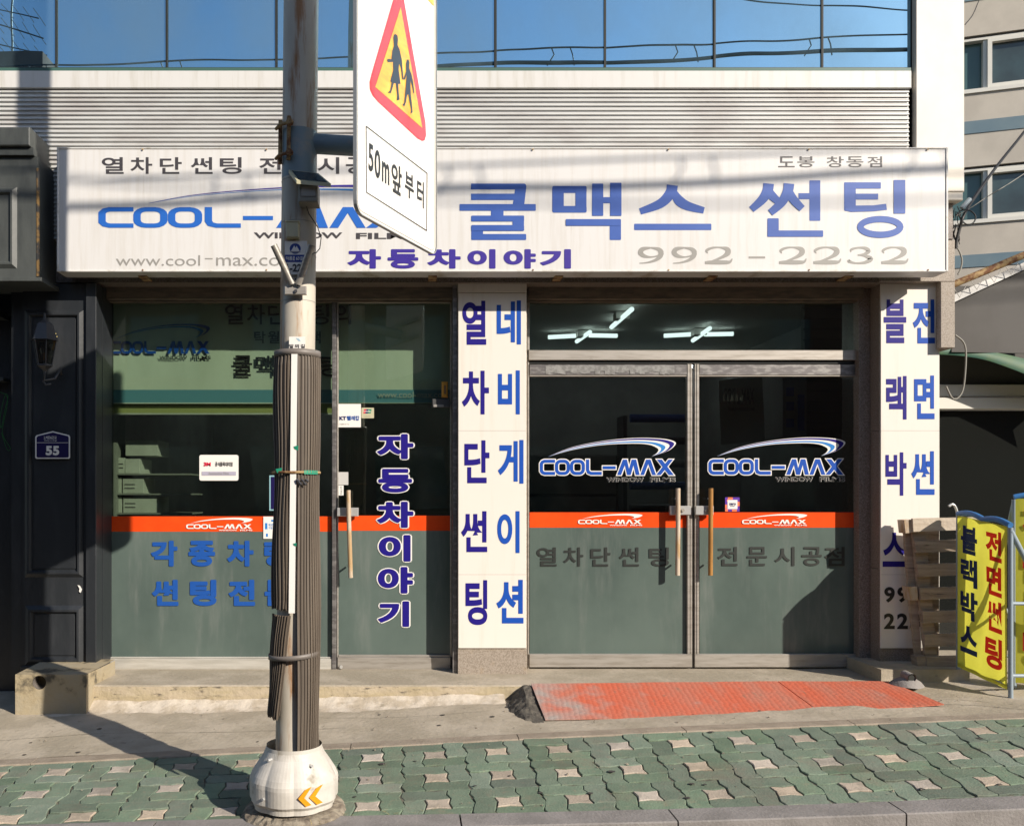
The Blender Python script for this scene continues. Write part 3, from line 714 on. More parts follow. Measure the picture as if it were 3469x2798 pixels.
# ---- right doors with transom
f = MB(); rail(f, 1111, 1806, 736, 757, y=GL - .02, d=.09); rail(f, 1111, 1803, 632, 636, d=.06); rail(f, 1108, 1113, 632, 736, d=.06); rail(f, 1797, 1803, 632, 736, d=.06)
rail(f, 1108.5, 1112, 757, 1411, d=.03); rail(f, 1804.5, 1808, 757, 1411, d=.03); rail(f, 1111, 1806, 757, 763, y=GL + .02)
tr = make('transom', f, M['steel'], B, 'narrow transom window above the double doors'); 
f = MB(); rail(f, 1111, 1806, 757.5, 765, y=GL + .004, d=.04); make('painted_transom_shadow', f, M['gap'], tr)  # black strip standing in for the shade under the transom bar
pane('transom_pane', 1112, 1799, 635, 738, M['glassw'], tr)
for (u0, u1, inner) in ((1112.5, 1455, 'l'), (1460, 1804, 'r')):
    f = MB(); rail(f, u0, u1, 1374.5, 1402, y=GL - .015, d=.06)
    rail(f, u0, u1, 788.5, 791.5, y=GL - .006, d=.03)
    if inner == 'l': rail(f, 1444.5, 1450, 765, 1374.3, y=GL - .012, d=.05); rail(f, 1450.4, 1455, 765, 1374.3, y=GL - .008, d=.05)
    else: rail(f, 1460, 1463.6, 765, 1374.3, y=GL - .008, d=.05); rail(f, 1464, 1469.5, 765, 1374.3, y=GL - .012, d=.05)
    d = make('glass_door', f, M['steel'], B, 'left leaf of the double glass doors' if inner == 'l' else 'right leaf of the double glass doors')
    f = MB(); a, b = (u0, 1444.3) if inner == 'l' else (1469.7, u1)
    rail(f, a, b, 766, 788.3, y=GL - .008, d=.04); make('top_rail', f, M['steeldark'], d)
    if inner == 'l':
        f = MB()
        for k in range(26):
            x0 = X_(1146 + k * 10.4, GL); yy = GL - .011 - (k % 3) * .0006; z0 = Z_(785 + random.uniform(-5, 3), GL); z1_ = Z_(769 + random.uniform(-1, 1), GL)
            f.add([(x0, yy, z0), (x0 + .038, yy, z0 + random.uniform(-.008, .008)), (x0 + .037, yy, z1_), (x0, yy, z1_)], [(0, 1, 2, 3)])
        make('grey_tape', f, mat('grey_cloth_tape', (.20, .195, .19), .3, (.32, .32, .31), 40), d)
    pane('door_pane', a, b, 789, 1376, M['glassd'], d)
    film('frosted_film', d, a + .5, b - .5, 1108.8, 1374, M['frost'], GL + .0185); film('orange_stripe', d, a + .5, b - .5, 1076.5, 1108.6, M['orange'], GL + .0185)
    if inner == 'l': dl = d
    else: dr = d
# film lettering (printed on the glass)
PL = YP(GL + .014)
wv = M['white']
logo(dl, PL, (*d5(92, 257), *d5(980, 548)), M['royal'], wv, M['navy'], M['lightblue'], M['black'], wv, swwhite=wv)
logo(dr, PL, (*d5(1190, 254), *d5(2083, 546)), M['royal'], wv, M['navy'], M['lightblue'], M['black'], wv, swwhite=wv)
logo(dl, PL, (*d5(342, 750), *d5(762, 830)), wv, swwhite=wv, films=wv, name='stripe_logo')
logo(dr, PL, (*d5(1410, 750), *d5(1834, 830)), wv, swwhite=wv, films=wv, name='stripe_logo')
logo(wf, PL, (391, 1088, 531, 1116), wv, swwhite=wv, films=wv, name='stripe_logo')
letters('door_lettering', dl, M['letgrey'], row('열차단썬팅', [1149, 1205, 1262, 1322, 1385], 42, 1150, 1190, .0), PL, bold=.018)
letters('door_lettering', dr, M['letgrey'], row('전문시공점', [1529, 1591, 1649, 1706, 1754], 42, 1149, 1189, .0), PL, bold=.018)
letters('window_lettering', wf, M['filmblue'], row('각종차량', [345, 424, 505, 583], 56, 1136, 1190) + row('썬팅전문', [347, 427, 508, 584], 56, 1218, 1273), PL, bold=.045)
it = [('자', 792, 912, 869, 965), ('동', 795, 985, 866, 1035), ('차', 792, 1054, 869, 1109), ('이', 796, 1124, 863, 1180), ('야', 794, 1191, 868, 1247), ('기', 794, 1263, 860, 1317)]
letters('door_lettering', ld, M['navy'], it, PL, bold=.05, outline=.035, om=wv, off=.002)
# ---- handles and locks
def handle(parent, pts, r, m, yo):
    f = MB(); f.tube([W(u, v, GL - yo) for u, v in pts], r, 10); h = make('handle', f, m, parent)
    f = MB()
    for v in (pts[0][1] + 22, pts[-1][1] - 25):
        a = W(pts[0][0], v, GL - yo); f.tube([a, (a.x, GL - .01, a.z)], .007, 8)
    make('handle_bracket', f, M['chrome'], h)
handle(ld, [(732, 1030), (733, 1090), (735, 1150), (737, 1214)], .017, M['handle'], .09)
handle(dl, [(1425, 1026), (1425, 1090), (1424, 1209)], .0175, M['handle'], .07)
handle(dr, [(1494, 1026), (1493, 1209)], .0175, M['handlegold'], .07)
def lock(parent, u0, u1, v0, v1):
    f = MB(); f.bbox(X_(u0, GL - .05), X_(u1, GL - .05), GL - .05, GL - .012, Z_(v1, GL - .05), Z_(v0, GL - .05), .004); lk = make('lock', f, M['chrome'], parent)
    a = W((u0 * .4 + u1 * .6), (v0 + v1) / 2, GL - .05); f = MB(); f.tube([a, a + Vector((0, -.012, 0))], .011, 12); make('lock_cylinder', f, M['steel'], lk)
lock(ld, 708, 753, 1067, 1085); lock(dl, 1409, 1452, 1063, 1082); lock(dr, 1462, 1500, 1063, 1082)
f = MB(); a = W(717, 1401, GL - .02); f.tube([a, a + Vector((0, -.01, 0))], .012, 12); make('floor_lock', f, M['chrome'], ld)

# ================================================================== stickers and small plates on the glass
def poly(name, m, uvs, pm, parent=None, th=.002, off=.0, label=None):
    g = MB(); fr = [pm.p(u, v, off + th) for u, v in uvs]; g.prism(fr, -pm.n * th); return make(name, g, m, parent, label)
def rect(u0, v0, u1, v1): return [(u0, v0), (u1, v0), (u1, v1), (u0, v1)]
PS = YP(GL + .018)
def sticker(name, label, cat, uvs, m, pm=PS, th=.0015):
    c = sum((pm.p(*q) for q in uvs), Vector()) / len(uvs); t = thing(name, label, cat, c); poly('sheet', m, uvs, pm, t, th); return t
P3 = YP(GL + .012)
t = sticker('dealer_plaque', 'white rounded dealer plaque with red lettering on left window', 'plaque', roundrect(419, 956, 501, 1010, 4), M['white'], P3, .004)
P3b = YP(GL + .006)
letters('plaque_lettering', t, M['redsmall'], [('3M', 428, 971.5, 443, 979.5)], P3b, bold=.05)
letters('plaque_lettering', t, M['signdark'], [(c, 452 + i * 5.3, 971, 457 + i * 5.3, 980) for i, c in enumerate('공식품목대리점')], P3b, bold=.02)
poly('plaque_band', mat('lilac_print', (.42, .40, .50), .5), rect(424, 991, 496, 999), P3b, t, .0005)
letters('plaque_lettering', t, M['signgrey'], [('Automotive Films', 438, 992, 481, 997.5)], P3b, off=.002)
t = sticker('security_sticker', 'white square security sticker at top left of single door', 'sticker', rect(711, 849, 758.5, 898), M['white'])
letters('sticker_lettering', t, M['blueprint'], [('KT', 713, 875, 727.5, 883)], PS, .003, bold=.06)
letters('sticker_lettering', t, M['filmblue'], [('텔', 729, 874, 737.5, 883.5), ('레', 738.5, 874, 746, 883.5), ('캅', 747, 874, 755, 883.5)], PS, .003, bold=.03)
letters('sticker_lettering', t, M['signgrey'], [('1588-0112', 713.5, 890, 734, 893)], PS, .003)
t = sticker('card_payment_sticker', 'small cream card payment sticker beside white security sticker', 'sticker', roundrect(759.5, 857, 786, 879, 1.5), M['cream'])
poly('logo_patch', M['redsmall'], [(765, 860), (770, 860), (767.5, 869), (763.5, 869)], PS, t, .0005, .0016); poly('logo_patch', M['blueprint'], [(770, 860), (775, 860), (773, 869), (767.5, 869)], PS, t, .0005, .0016); poly('logo_patch', M['green2'], [(775, 860), (781, 860), (779, 869), (773, 869)], PS, t, .0005, .0016)
letters('sticker_lettering', t, M['white'], [('UnionPay', 764.5, 862.5, 779, 867)], PS, .003, bold=.02)
letters('sticker_lettering', t, M['signgrey'], [('신용카드', 766, 874, 779, 876.5)], PS, .003)
sticker('keypad_sticker', 'pale grey blank card stuck above the single door handle', 'sticker', rect(711, 992, 732, 1019), mat('grey_card', (.55, .54, .52), .5))
t = sticker('door_pull_sticker', 'narrow white sticker with upright text below grey card', 'sticker', rect(711.5, 1020, 722, 1041), M['white'])
letters('sticker_lettering', t, M['signdark'], [(c, 715, 1022 + i * 4.4, 718.5, 1025.8 + i * 4.4) for i, c in enumerate('당기세요')], PS, .003)
t = sticker('delivery_sticker', 'white and blue sticker over left end of orange stripe by pole', 'sticker', rect(553.5, 1085.5, 590, 1132), M['white'], YP(GL + .012))
q = YP(GL + .01)
for r in ((557, 1099, 562, 1112), (559, 1121, 563, 1128), (570, 1092, 578, 1096)): poly('print_patch', M['lightblue'], rect(*r), q, t, .0005)
letters('sticker_lettering', t, M['lightblue'], [('제로', 564, 1100, 574, 1106), ('가맹점', 564, 1107, 576, 1112)], q, .001)
t = sticker('blue_window_sticker', 'dark blue framed sticker half hidden behind the pole', 'sticker', rect(566, 999, 600, 1073), M['lampglass'] if False else mat('pale_cyan_print', (.25, .45, .50), .5), YP(GL + .012))
poly('print_patch', M['platenavy'], rect(569, 1002, 598, 1070), YP(GL + .01), t, .0005)
t = sticker('payment_sticker', 'small square multicoloured payment sticker on right door above stripe', 'sticker', rect(*d5(1300, 643), *d5(1394, 735)), M['violet'], YP(GL + .012))
q = YP(GL + .01)
for i, r in enumerate(((1300, 690, 1312, 715), (1318, 643, 1350, 657), (1380, 672, 1394, 700), (1300, 718, 1318, 735), (1345, 722, 1376, 735), (1312, 657, 1324, 672))): poly('print_patch', M['pink'], rect(*d5(r[0], r[1]), *d5(r[2], r[3])), q, t, .0005)
poly('print_patch', M['white'], rect(*d5(1316, 660), *d5(1380, 719)), q, t, .0007)
letters('sticker_lettering', t, M['blueprint'], [('zero', *d5(1326, 680), *d5(1370, 694)), ('pay', *d5(1334, 698), *d5(1364, 704))], q, .002, bold=.03)
t = thing('door_closer', 'dark grey door closer box at top right of single door', 'door closer', W(930, 850, GL - .03))
f = MB(); f.bbox(X_(908, GL - .03), X_(946, GL - .03), GL - .05, GL - .0, Z_(857, GL - .03), Z_(839, GL - .03), .005); make('case', f, M['greycase'], t)
f = MB(); f.box(X_(911, GL - .03), X_(932, GL - .03), GL - .056, GL - .0505, Z_(856, GL - .03), Z_(851, GL - .03)); make('label_tape', f, M['signgrey'], t)
t = thing('amber_warning_lamp', 'small upright amber warning lamp beside single door', 'lamp', W(934, 818, GL - .03))
f = MB(); f.bbox(X_(928, GL - .03), X_(941, GL - .03), GL - .06, GL - .01, Z_(836, GL - .03), Z_(803, GL - .03), .008); make('lens', f, M['amberlamp'], t)
f = MB(); f.box(X_(933.5, GL - .03), X_(936, GL - .03), GL - .064, GL - .0605, Z_(829, GL - .03), Z_(811, GL - .03)); make('dark_slot', f, M['iron'], t)

# ================================================================== inside the shop
t = thing('interior_banner', 'long pale green tinted banner with company logo behind left window', 'banner', W(560, 850, 6.80))
f = MB(); vs = []; fs = []; n = 60; yy = lambda x: 6.80 + .002 * math.sin(x * 9) + .001 * math.sin(x * 23)
xa, xb = X_(200, 6.80), X_(980, 6.80)
for i in range(n + 1):
    x = xa + (xb - xa) * i / n
    for v in (560, 700, 817): vs.append((x, yy(x) if v < 700 else yy(x) + .01, Z_(v + (2 if v == 817 else 0), 6.80)))
for i in range(n): fs += [(i * 3, i * 3 + 3, i * 3 + 4, i * 3 + 1), (i * 3 + 1, i * 3 + 4, i * 3 + 5, i * 3 + 2)]
f.add(vs, fs, True); make('cloth', f, M['banner'], t)
PB = YP(6.7935); 
f = MB(); f.box(xa, xb, 6.805, 6.965, Z_(846, 6.80), Z_(819.2, 6.80)); make('teal_stripe', f, M['bannerteal'], t)
f = MB(); f.box(xa, xb, 6.80, 6.805, Z_(848.5, 6.80), Z_(846.2, 6.80)); make('hem', f, M['banner'], t)
logo(t, PB, (230, 680, 444, 757), M['royal'], sw1=M['signblue'], sw2=M['lightblue'], films=M['black'])
letters('banner_lettering', t, M['signdark'], row('열차단썬팅의', [492, 538, 582, 627, 672, 719], 38, 640, 682), PB, bold=.012)
letters('banner_lettering', t, M['signdark'], row('탁월한선택', [546, 575, 604, 633, 662], 24, 696, 722), PB, bold=.012)
letters('banner_lettering', t, M['black'], row('쿨맥스썬팅', [510, 557, 604, 651, 690], 40, 747, 791), PB, bold=.012)
letters('banner_lettering', t, M['carton'], [('www.cool-max.co.kr', 794, 823, 950, 836)], PB)
t = thing('roll_screen', 'olive roll screen hanging below the banner behind left window', 'blind', W(460, 870, 6.84)); 
f = MB(); f.box(X_(215, 6.84), X_(700, 6.84), 6.84, 6.845, Z_(868, 6.84), Z_(700, 6.84)); make('fabric', f, M['rollscreen'], t); f = MB(); f.box(X_(215, 6.84), X_(700, 6.84), 6.835, 6.85, Z_(871.5, 6.84), Z_(868.3, 6.84)); make('bottom_bar', f, M['carton'], t)
t = thing('storage_shelf', 'dark shelf of white cartons just inside left window', 'shelf', W(300, 1085, 7.1))
f = MB()
for v in (995, 1037, 1078, 1120): f.box(X_(226, 7.05), X_(420, 7.4), 7.08, 7.5, Z_(v + 3, 7.05), Z_(v, 7.05))
f.box(X_(226, 7.05), X_(243, 7.05), 7.05, 7.5, TH, Z_(930, 7.05))
make('shelf_board', f, M['room'], t)
cl = ['upper left carton with small black print on the shelf', 'upper right pale carton next to the printed one on the shelf', 'middle left carton on the shelf, narrow and dark sided', 'middle right carton with two printed lines on shelf', 'lower left carton on the shelf close to the window frame', 'lower right wide carton with two printed lines on shelf', 'topmost wide shaded carton on shelf behind left window']
for i, (a, b, c, d) in enumerate(((244, 260, 962, 995), (261, 292, 964, 995), (244, 253, 1003, 1037), (256, 300, 1005, 1037), (244, 254, 1043, 1078), (257, 330, 1045, 1078), (262, 330, 925, 958))):
    f = MB(); f.bbox(X_(a, 7.1), X_(b, 7.1), 7.12, 7.45, Z_(d, 7.1) + .001, Z_(c, 7.1), .002); o = make('carton', f, M['carton'], None); tag(o, cl[i], 'box', 'cartons on the shelf behind the window')
    if i in (0, 3, 5):
        f = MB()
        for k in range(2): f.box(X_(a + 4, 7.1), X_(min(b - 3, a + 26), 7.1), 7.117, 7.1185, Z_(c + 14 + k * 8, 7.1), Z_(c + 12 + k * 8, 7.1))
        make('print_line', f, M['signdark'], o)
# crossed fluorescent ceiling lights, seen through the transom
def tubes(name, label, segs, z):
    t = thing(name, label, 'ceiling light', segs[0][0] + (z,), 'fluorescent ceiling lights')
    for (a, b) in segs:
        f = MB(); f.tube([(*a, z), (*b, z)], .021, 8); make('tube', f, M['tube'], t)
    f = MB(); cx = sum(s[0][0] + s[1][0] for s in segs) / len(segs) / 2; cy = sum(s[0][1] + s[1][1] for s in segs) / len(segs) / 2; f.box(cx - .06, cx + .06, cy - .06, cy + .06, z - .01, z + .05); make('housing', f, M['ceil'], t)
def ceilpt(u, v, z=3.14):
    y = (z - H) * F / (VH - v); return (X_(u, y), y)
for lab, pts in (('left crossed fluorescent ceiling light behind the transom', (((1152, 709), (1210, 706)), ((1238, 705), (1297, 706)), ((1212, 718), (1240, 698)),)), ('right crossed fluorescent ceiling light behind the transom', (((1395, 706), (1452, 703)), ((1480, 703), (1541, 702)), ((1456, 716), (1492, 690))))):
    tubes('fluorescent_light', lab, [(ceilpt(*a), ceilpt(*b)) for a, b in pts], 3.14)
tubes('fluorescent_light', 'single slanting fluorescent ceiling light near the transom top', [(ceilpt(1285, 688), ceilpt(1328, 650))], 3.14)
deep = emis('added_fill_tube', (.82, .92, 1), 8)  # unseen tubes added at the back to brighten the room and ceiling
for k, x in enumerate((-1.6, .2, 2.0, 3.2)):
    t = thing('fluorescent_light', ('rearmost ceiling tube deep behind the left window', 'rear ceiling tube deep behind the single door', 'rear ceiling tube deep behind left door leaf', 'rear ceiling tube deep behind right door leaf')[k], 'ceiling light', (x, 10.8, 3.1), 'fluorescent ceiling lights')
    f = MB(); f.tube([(x - .6, 10.8, 3.1), (x + .6, 10.8, 3.1)], .02, 8); make('tube', f, deep, t); f = MB(); f.box(x - .62, x + .62, 10.76, 10.84, 3.13, 3.18); make('housing', f, M['ceil'], t)
# posters behind the right leaf
t = thing('indoor_poster', 'dim indoor poster with tall logo behind right door glass', 'poster', W(1555, 900, 7.3))
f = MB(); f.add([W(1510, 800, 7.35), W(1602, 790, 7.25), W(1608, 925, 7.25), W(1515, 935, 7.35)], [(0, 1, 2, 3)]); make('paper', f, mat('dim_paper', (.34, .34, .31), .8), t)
Pp = YP(7.2); letters('poster_lettering', t, M['signdark'], [('COOL-MAX', 1520, 815, 1585, 850), ('PREMIUM WINDOW FILMS', 1530, 856, 1586, 864)], Pp, bold=.02)
t = thing('hanging_banner', 'narrow indoor banner with blue print behind right door', 'banner', W(1670, 800, 7.3))
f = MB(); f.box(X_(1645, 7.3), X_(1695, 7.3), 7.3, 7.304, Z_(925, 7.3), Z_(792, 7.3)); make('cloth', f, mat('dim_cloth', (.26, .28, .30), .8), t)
f = MB(); 
for v in (815, 845, 880): f.box(X_(1652, 7.3), X_(1668, 7.3), 7.293, 7.298, Z_(v + 18, 7.3), Z_(v, 7.3))
f.box(X_(1676, 7.3), X_(1690, 7.3), 7.293, 7.298, Z_(905, 7.3), Z_(830, 7.3)); make('blue_print', f, M['signblue'], t)
t = thing('louvre_panel', 'pale slatted wall panel inside the right door', 'wall panel', W(1750, 900, 7.6))
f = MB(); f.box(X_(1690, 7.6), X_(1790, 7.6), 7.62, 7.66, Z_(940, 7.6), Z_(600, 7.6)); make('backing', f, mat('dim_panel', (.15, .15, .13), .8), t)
sl_ = None
for k in range(15):
    if sl_ is None:
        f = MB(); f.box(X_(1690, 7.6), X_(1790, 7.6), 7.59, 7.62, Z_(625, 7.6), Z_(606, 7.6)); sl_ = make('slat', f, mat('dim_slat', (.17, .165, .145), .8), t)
    else:
        c = sl_.copy(); COL.objects.link(c); c.location.z -= .0885 * k

# ================================================================== SHOP SIGN
SY = 6.22
S = thing('shop_sign', 'long white lightbox sign above the shopfront with blue lettering', 'sign', W(1056, 571, SY))
x0, x1, z0, z1_ = X_(120, SY), X_(1992, SY), Z_(571, SY), Z_(311, SY)
f = MB(); f.bbox(x0 + .012, x1 - .016, SY, SY + .04, z0 + .01, z1_ - .01, .001); make('sign_face', f, M['signface'], S)
f = MB(); f.bbox(x0, x0 + .0115, SY - .006, SY + .16, z0, z1_, .002); f.bbox(x1 - .0155, x1, SY - .006, SY + .16, z0, z1_, .002); f.bbox(x0 + .012, x1 - .016, SY - .006, SY + .16, z1_ - .0095, z1_, .002); f.bbox(x0 + .012, x1 - .016, SY - .006, SY + .16, z0 - .003, z0 + .0095, .002); f.box(x0 + .01, x1 - .01, SY + .041, SY + .16, z0 + .02, z1_ - .02)
make('sign_frame', f, M['signframe'], S)
f = MB(); 
for u in (290, 620, 910, 1180, 1510, 1800): 
    x = X_(u, SY); f.box(x - .03, x + .03, SY + .1, 6.46, z0 - .012, z0 - .0035)
make('bracket', f, M['rust'], S)
PS_ = YP(SY)
letters('sign_lettering', S, M['signdark'], row('열차단썬팅', [237, 297, 359, 424, 485], 46, 331, 366) + row('전문시공점', [568, 629, 690, 750, 812], 46, 331, 366), PS_, bold=.018)
letters('sign_lettering', S, M['signdark'], [(c, *a3(a, 980), *a3(b, 1048)) for c, a, b in (('도', 605, 708), ('봉', 725, 832), ('창', 908, 1015), ('동', 1032, 1138), ('점', 1163, 1255))], PS_, bold=.008)
letters('sign_lettering', S, M['signviolet'], [(c, *a2(a, 1560), *a2(b, 1682)) for c, a, b in (('자', 30, 242), ('동', 282, 475), ('차', 530, 740), ('이', 782, 958), ('야', 1008, 1210), ('기', 1235, 1430))], PS_, bold=.05)
A = a1(612, 1297); Bq = a1(2541, 1427); kx = (Bq[0] - A[0]) / (965 - 92)
bx = (A[0], A[1] - (397 - 257) * .62, A[0] + 888 * kx, A[1] + (548 - 397) * .62)
bx = (A[0], a1(0, 1145)[1], A[0] + 888 * kx, 0)
# the sign's logo: letters, thin swoosh and small words fitted one by one
cvL = lambda x, y: (A[0] + (x - 92) * kx, A[1] + (y - 397) / 101 * (Bq[1] - A[1]))
lbp = mat('logo_blue_print', (.02, .13, .52), .4); LS = logo_strokes()
for grp in ([LS[0]], [LS[1]], [LS[2]], [LS[3]], [LS[4]], LS[5:9], LS[9:11], LS[11:13]): flat('letter', S, lbp, grp, PS_, .002, .0002, conv=cvL)
T1 = [a1(930, 1272), a1(1250, 1215), a1(1780, 1172), a1(2250, 1158), a1(2520, 1180), a1(2590, 1215), a1(2480, 1262)]
def off_(P, dys): return [(p[0], p[1] + d) for p, d in zip(P, dys)]
flat('logo_swoosh', S, M['signviolet'], swoosh(T1, off_(T1, [.5, 1.3, 2.6, 5, 7, 2, 0])), PS_, .0015, 0)
T2 = off_(T1, [.4, 2.6, 4.6, 9, 11, 5, 1])
flat('logo_swoosh_light', S, M['lightblue'], swoosh(T2, off_(T2, [.3, .8, 1.6, 4, 5, 2, 0])), PS_, .0015, 0)
letters('logo_words', S, M['signdark'], [('WINDOW', *a1(1588, 1455), *a1(2142, 1493)), ('FILMS', *a2(85, 1458), *a2(470, 1497))], PS_, bold=.03)
letters('sign_lettering', S, M['signgrey'], [('www.cool', *a1(725, 1598), *a1(1252, 1664)), ('max.com', *a1(1352, 1612), *a1(1858, 1664))], PS_, bold=.0)
flat('sign_hyphen', S, M['signgrey'], [[a1(1282, 1616), a1(1330, 1616), a1(1330, 1623), a1(1282, 1623)]], PS_)
# serif digits with swelling strokes
def digit(d, x0, x1, y0, y1, cv):
    D = {'2': [([(.12, .62, .02), (.08, .80, .10), (.28, .96, .08), (.55, .985, .06), (.80, .88, .17), (.83, .66, .20), (.66, .42, .12), (.30, .17, .06), (.04, .06, .04)]), ([(.02, .055, .10), (.30, .075, .15), (.70, .075, .15), (.90, .10, .10), (.985, .30, .035)])],
         '3': [([(.12, .70, .02), (.14, .86, .10), (.40, .97, .07), (.68, .93, .13), (.78, .75, .17), (.62, .57, .10), (.38, .52, .05)]), ([(.38, .53, .05), (.66, .47, .10), (.86, .28, .20), (.66, .07, .12), (.30, .03, .07), (.05, .14, .12), (.08, .26, .03)])],
         '9': [([(.50, .97, .06), (.20, .88, .17), (.12, .66, .20), (.26, .46, .14), (.52, .40, .06), (.80, .50, .08), (.88, .68, .2), (.78, .88, .14), (.50, .97, .06)]), ([(.89, .66, .20), (.84, .42, .17), (.66, .20, .11), (.36, .06, .06), (.08, .02, .03)])]}
    out = []
    for st in D[d]:
        s = smoothpts(st, 5)
        out.append(dict(g=[[cv(q[0], q[1]) for q in pl] for pl in ribbon([(x0 + p[0] * (x1 - x0), y1 - p[1] * (y1 - y0)) for p in s], [p[2] * (x1 - x0) * .95 for p in s])]))
    return out
pl = []
for d, x0_, x1_ in (('9', -277, -108), ('9', -66, 100), ('2', 143, 320), ('2', 607, 783), ('2', 822, 1000), ('3', 1040, 1205), ('2', 1247, 1420)): flat('digit', S, M['signgrey'], digit(d, x0_, x1_, 1548, 1650, a3), PS_, .0012, .0002)
pl.append([a3(420, 1605), a3(523, 1605), a3(523, 1618), a3(420, 1618)])
flat('hyphen', S, M['signgrey'], pl, PS_, .0012, 0)
# large hangul, stroke by stroke
R2 = lambda x0, y0, x1, y1: [a2(x0, y0), a2(x1, y0), a2(x1, y1), a2(x0, y1)]
R3 = lambda x0, y0, x1, y1: [a3(x0, y0), a3(x1, y0), a3(x1, y1), a3(x0, y1)]
def Q(cv, *p): return [cv(*q) for q in p]
def C2(x0, y0, x1, y1, r=10): return [a2(*q) for q in roundrect(x0, y0, x1, y1, r, 3)]
def C3(x0, y0, x1, y1, r=10): return [a3(*q) for q in roundrect(x0, y0, x1, y1, r, 3)]
K = [Q(a2, (806, 1150), (1138, 1150), (1147, 1155), (1151, 1165), (1149, 1187), (803, 1187)), Q(a2, (1080, 1187), (1149, 1187), (1138, 1279), (1066, 1279)), R2(805, 1213, 1078, 1253),
     C2(733, 1278, 1210, 1320, 4), R2(930, 1318, 1008, 1352), C2(806, 1350, 1137, 1387, 6), R2(1065, 1385, 1136, 1430), C2(806, 1409, 1137, 1446, 6), R2(806, 1430, 880, 1490), C2(806, 1465, 1150, 1503, 6),
     C2(1313, 1165, 1528, 1209), C2(1313, 1290, 1528, 1332), R2(1313, 1180, 1385, 1320), R2(1458, 1180, 1527, 1320), C2(1562, 1150, 1632, 1352, 4), C2(1675, 1145, 1746, 1352, 4), R2(1630, 1235, 1677, 1272),
     C2(1397, 1372, 1743, 1414, 6), C2(1672, 1380, 1743, 1503, 6),
     C2(1825, 1401, 2308, 1441, 5), C3(800, 1130, 868, 1383, 4), R3(732, 1210, 802, 1248), C3(537, 1367, 608, 1483, 6), C3(537, 1443, 886, 1483, 5),
     C3(1017, 1142, 1090, 1322), C3(1017, 1142, 1247, 1182, 4), R3(1088, 1213, 1230, 1250), Q(a3, (1030, 1288), (1200, 1286), (1280, 1276), (1285, 1314), (1200, 1324), (1060, 1328), (1022, 1318)), C3(1327, 1127, 1400, 1338, 4)]
K.append(dict(g=[[a3(*q) for q in pl_] for pl_ in ribbon([(1243.5 + 124.5 * math.cos(t * math.pi / 16), 1421 + 49 * math.sin(t * math.pi / 16)) for t in range(32)], 40, True)]))
def legs(cv, spec):
    out = []
    for pts, ws in spec:
        s = smoothpts([(*p, w_) for p, w_ in zip(pts, ws)], 5)
        out.append(dict(g=[[cv(*q) for q in pl_] for pl_ in ribbon([(p[0], p[1]) for p in s], [p[2] for p in s])]))
    return out
L2 = legs(a2, [([(2064, 1160), (2052, 1210), (1990, 1275), (1862, 1325)], [70, 66, 58, 40]), ([(2075, 1205), (2105, 1255), (2160, 1290), (2262, 1318)], [40, 62, 56, 40])])
L3 = legs(a3, [([(545, 1150), (538, 1195), (505, 1250), (437, 1312)], [66, 64, 56, 42]), ([(545, 1190), (565, 1225), (605, 1262)], [44, 54, 44]), ([(672, 1150), (664, 1200), (625, 1270), (555, 1333)], [66, 62, 54, 44]), ([(678, 1205), (700, 1250), (755, 1307)], [44, 54, 44])])
for grp in (K[0:10], K[10:19], [K[19]] + L2, K[20:24] + L3, K[24:30]): flat('letter', S, M['signblue'], grp, PS_, .0012, .00025)

# ================================================================== PILLAR SIGNS
PN = YP(PF)
t = thing('pillar_sign', 'narrow white upright sign on middle pillar with two columns of blue letters', 'sign', W(1035, 1362, PF))
f = MB(); f.bbox(X_(963, PF), X_(1106, PF), PF, PF + .0115, Z_(1362, PF), Z_(616, PF), .002); make('sign_panel', f, M['panelwhite'], t)
f = MB(); f.bbox(X_(962.5, PF), X_(1106.5, PF), PF - .003, PF + .0115, Z_(614.8, PF), Z_(595, PF), .003); make('cap', f, M['panelwhite'], t)
letters('dark_blue_lettering', t, M['navy'], [('열', *b2(750, 165), *b2(900, 440)), ('차', *b2(748, 602), *b2(917, 875)), ('단', *b2(763, 1037), *b2(920, 1305)), ('썬', 969, 1074, 1024, 1160), ('팅', *c2(770, 197), *c2(907, 478))], PN, bold=.028)
letters('bright_blue_lettering', t, M['royal'], [('네', *b2(965, 163), *b2(1117, 438)), ('비', *b2(973, 600), *b2(1110, 875)), ('게', *b2(973, 1035), *b2(1133, 1308)), ('이', 1045, 1074, 1092, 1162), ('션', *c2(963, 195), *c2(1133, 468))], PN, bold=.028)
t = thing('pillar_sign', 'narrow white upright sign on right pillar ending in a black telephone number', 'sign', W(1912, 1362, PF))
f = MB(); f.bbox(X_(1851, PF), X_(1974.5, PF), PF, PF + .0115, Z_(1362, PF), Z_(592.5, PF), .002); make('sign_panel', f, M['panelwhite'], t)
letters('dark_blue_lettering', t, M['navy'], [('블', *b3(1265, 157), *b3(1406, 430)), ('랙', *b3(1280, 635), *b3(1408, 907)), ('박', *b3(1276, 1112), *b3(1408, 1383)), ('스', 1855, 1119, 1904, 1191)], PN, bold=.028)
letters('bright_blue_lettering', t, M['royal'], [('전', *b3(1447, 157), *b3(1585, 432)), ('면', *b3(1455, 632), *b3(1583, 905)), ('썬', *b3(1438, 1105), *b3(1583, 1378)), ('팅', 1919, 1112, 1966, 1200)], PN, bold=.028)
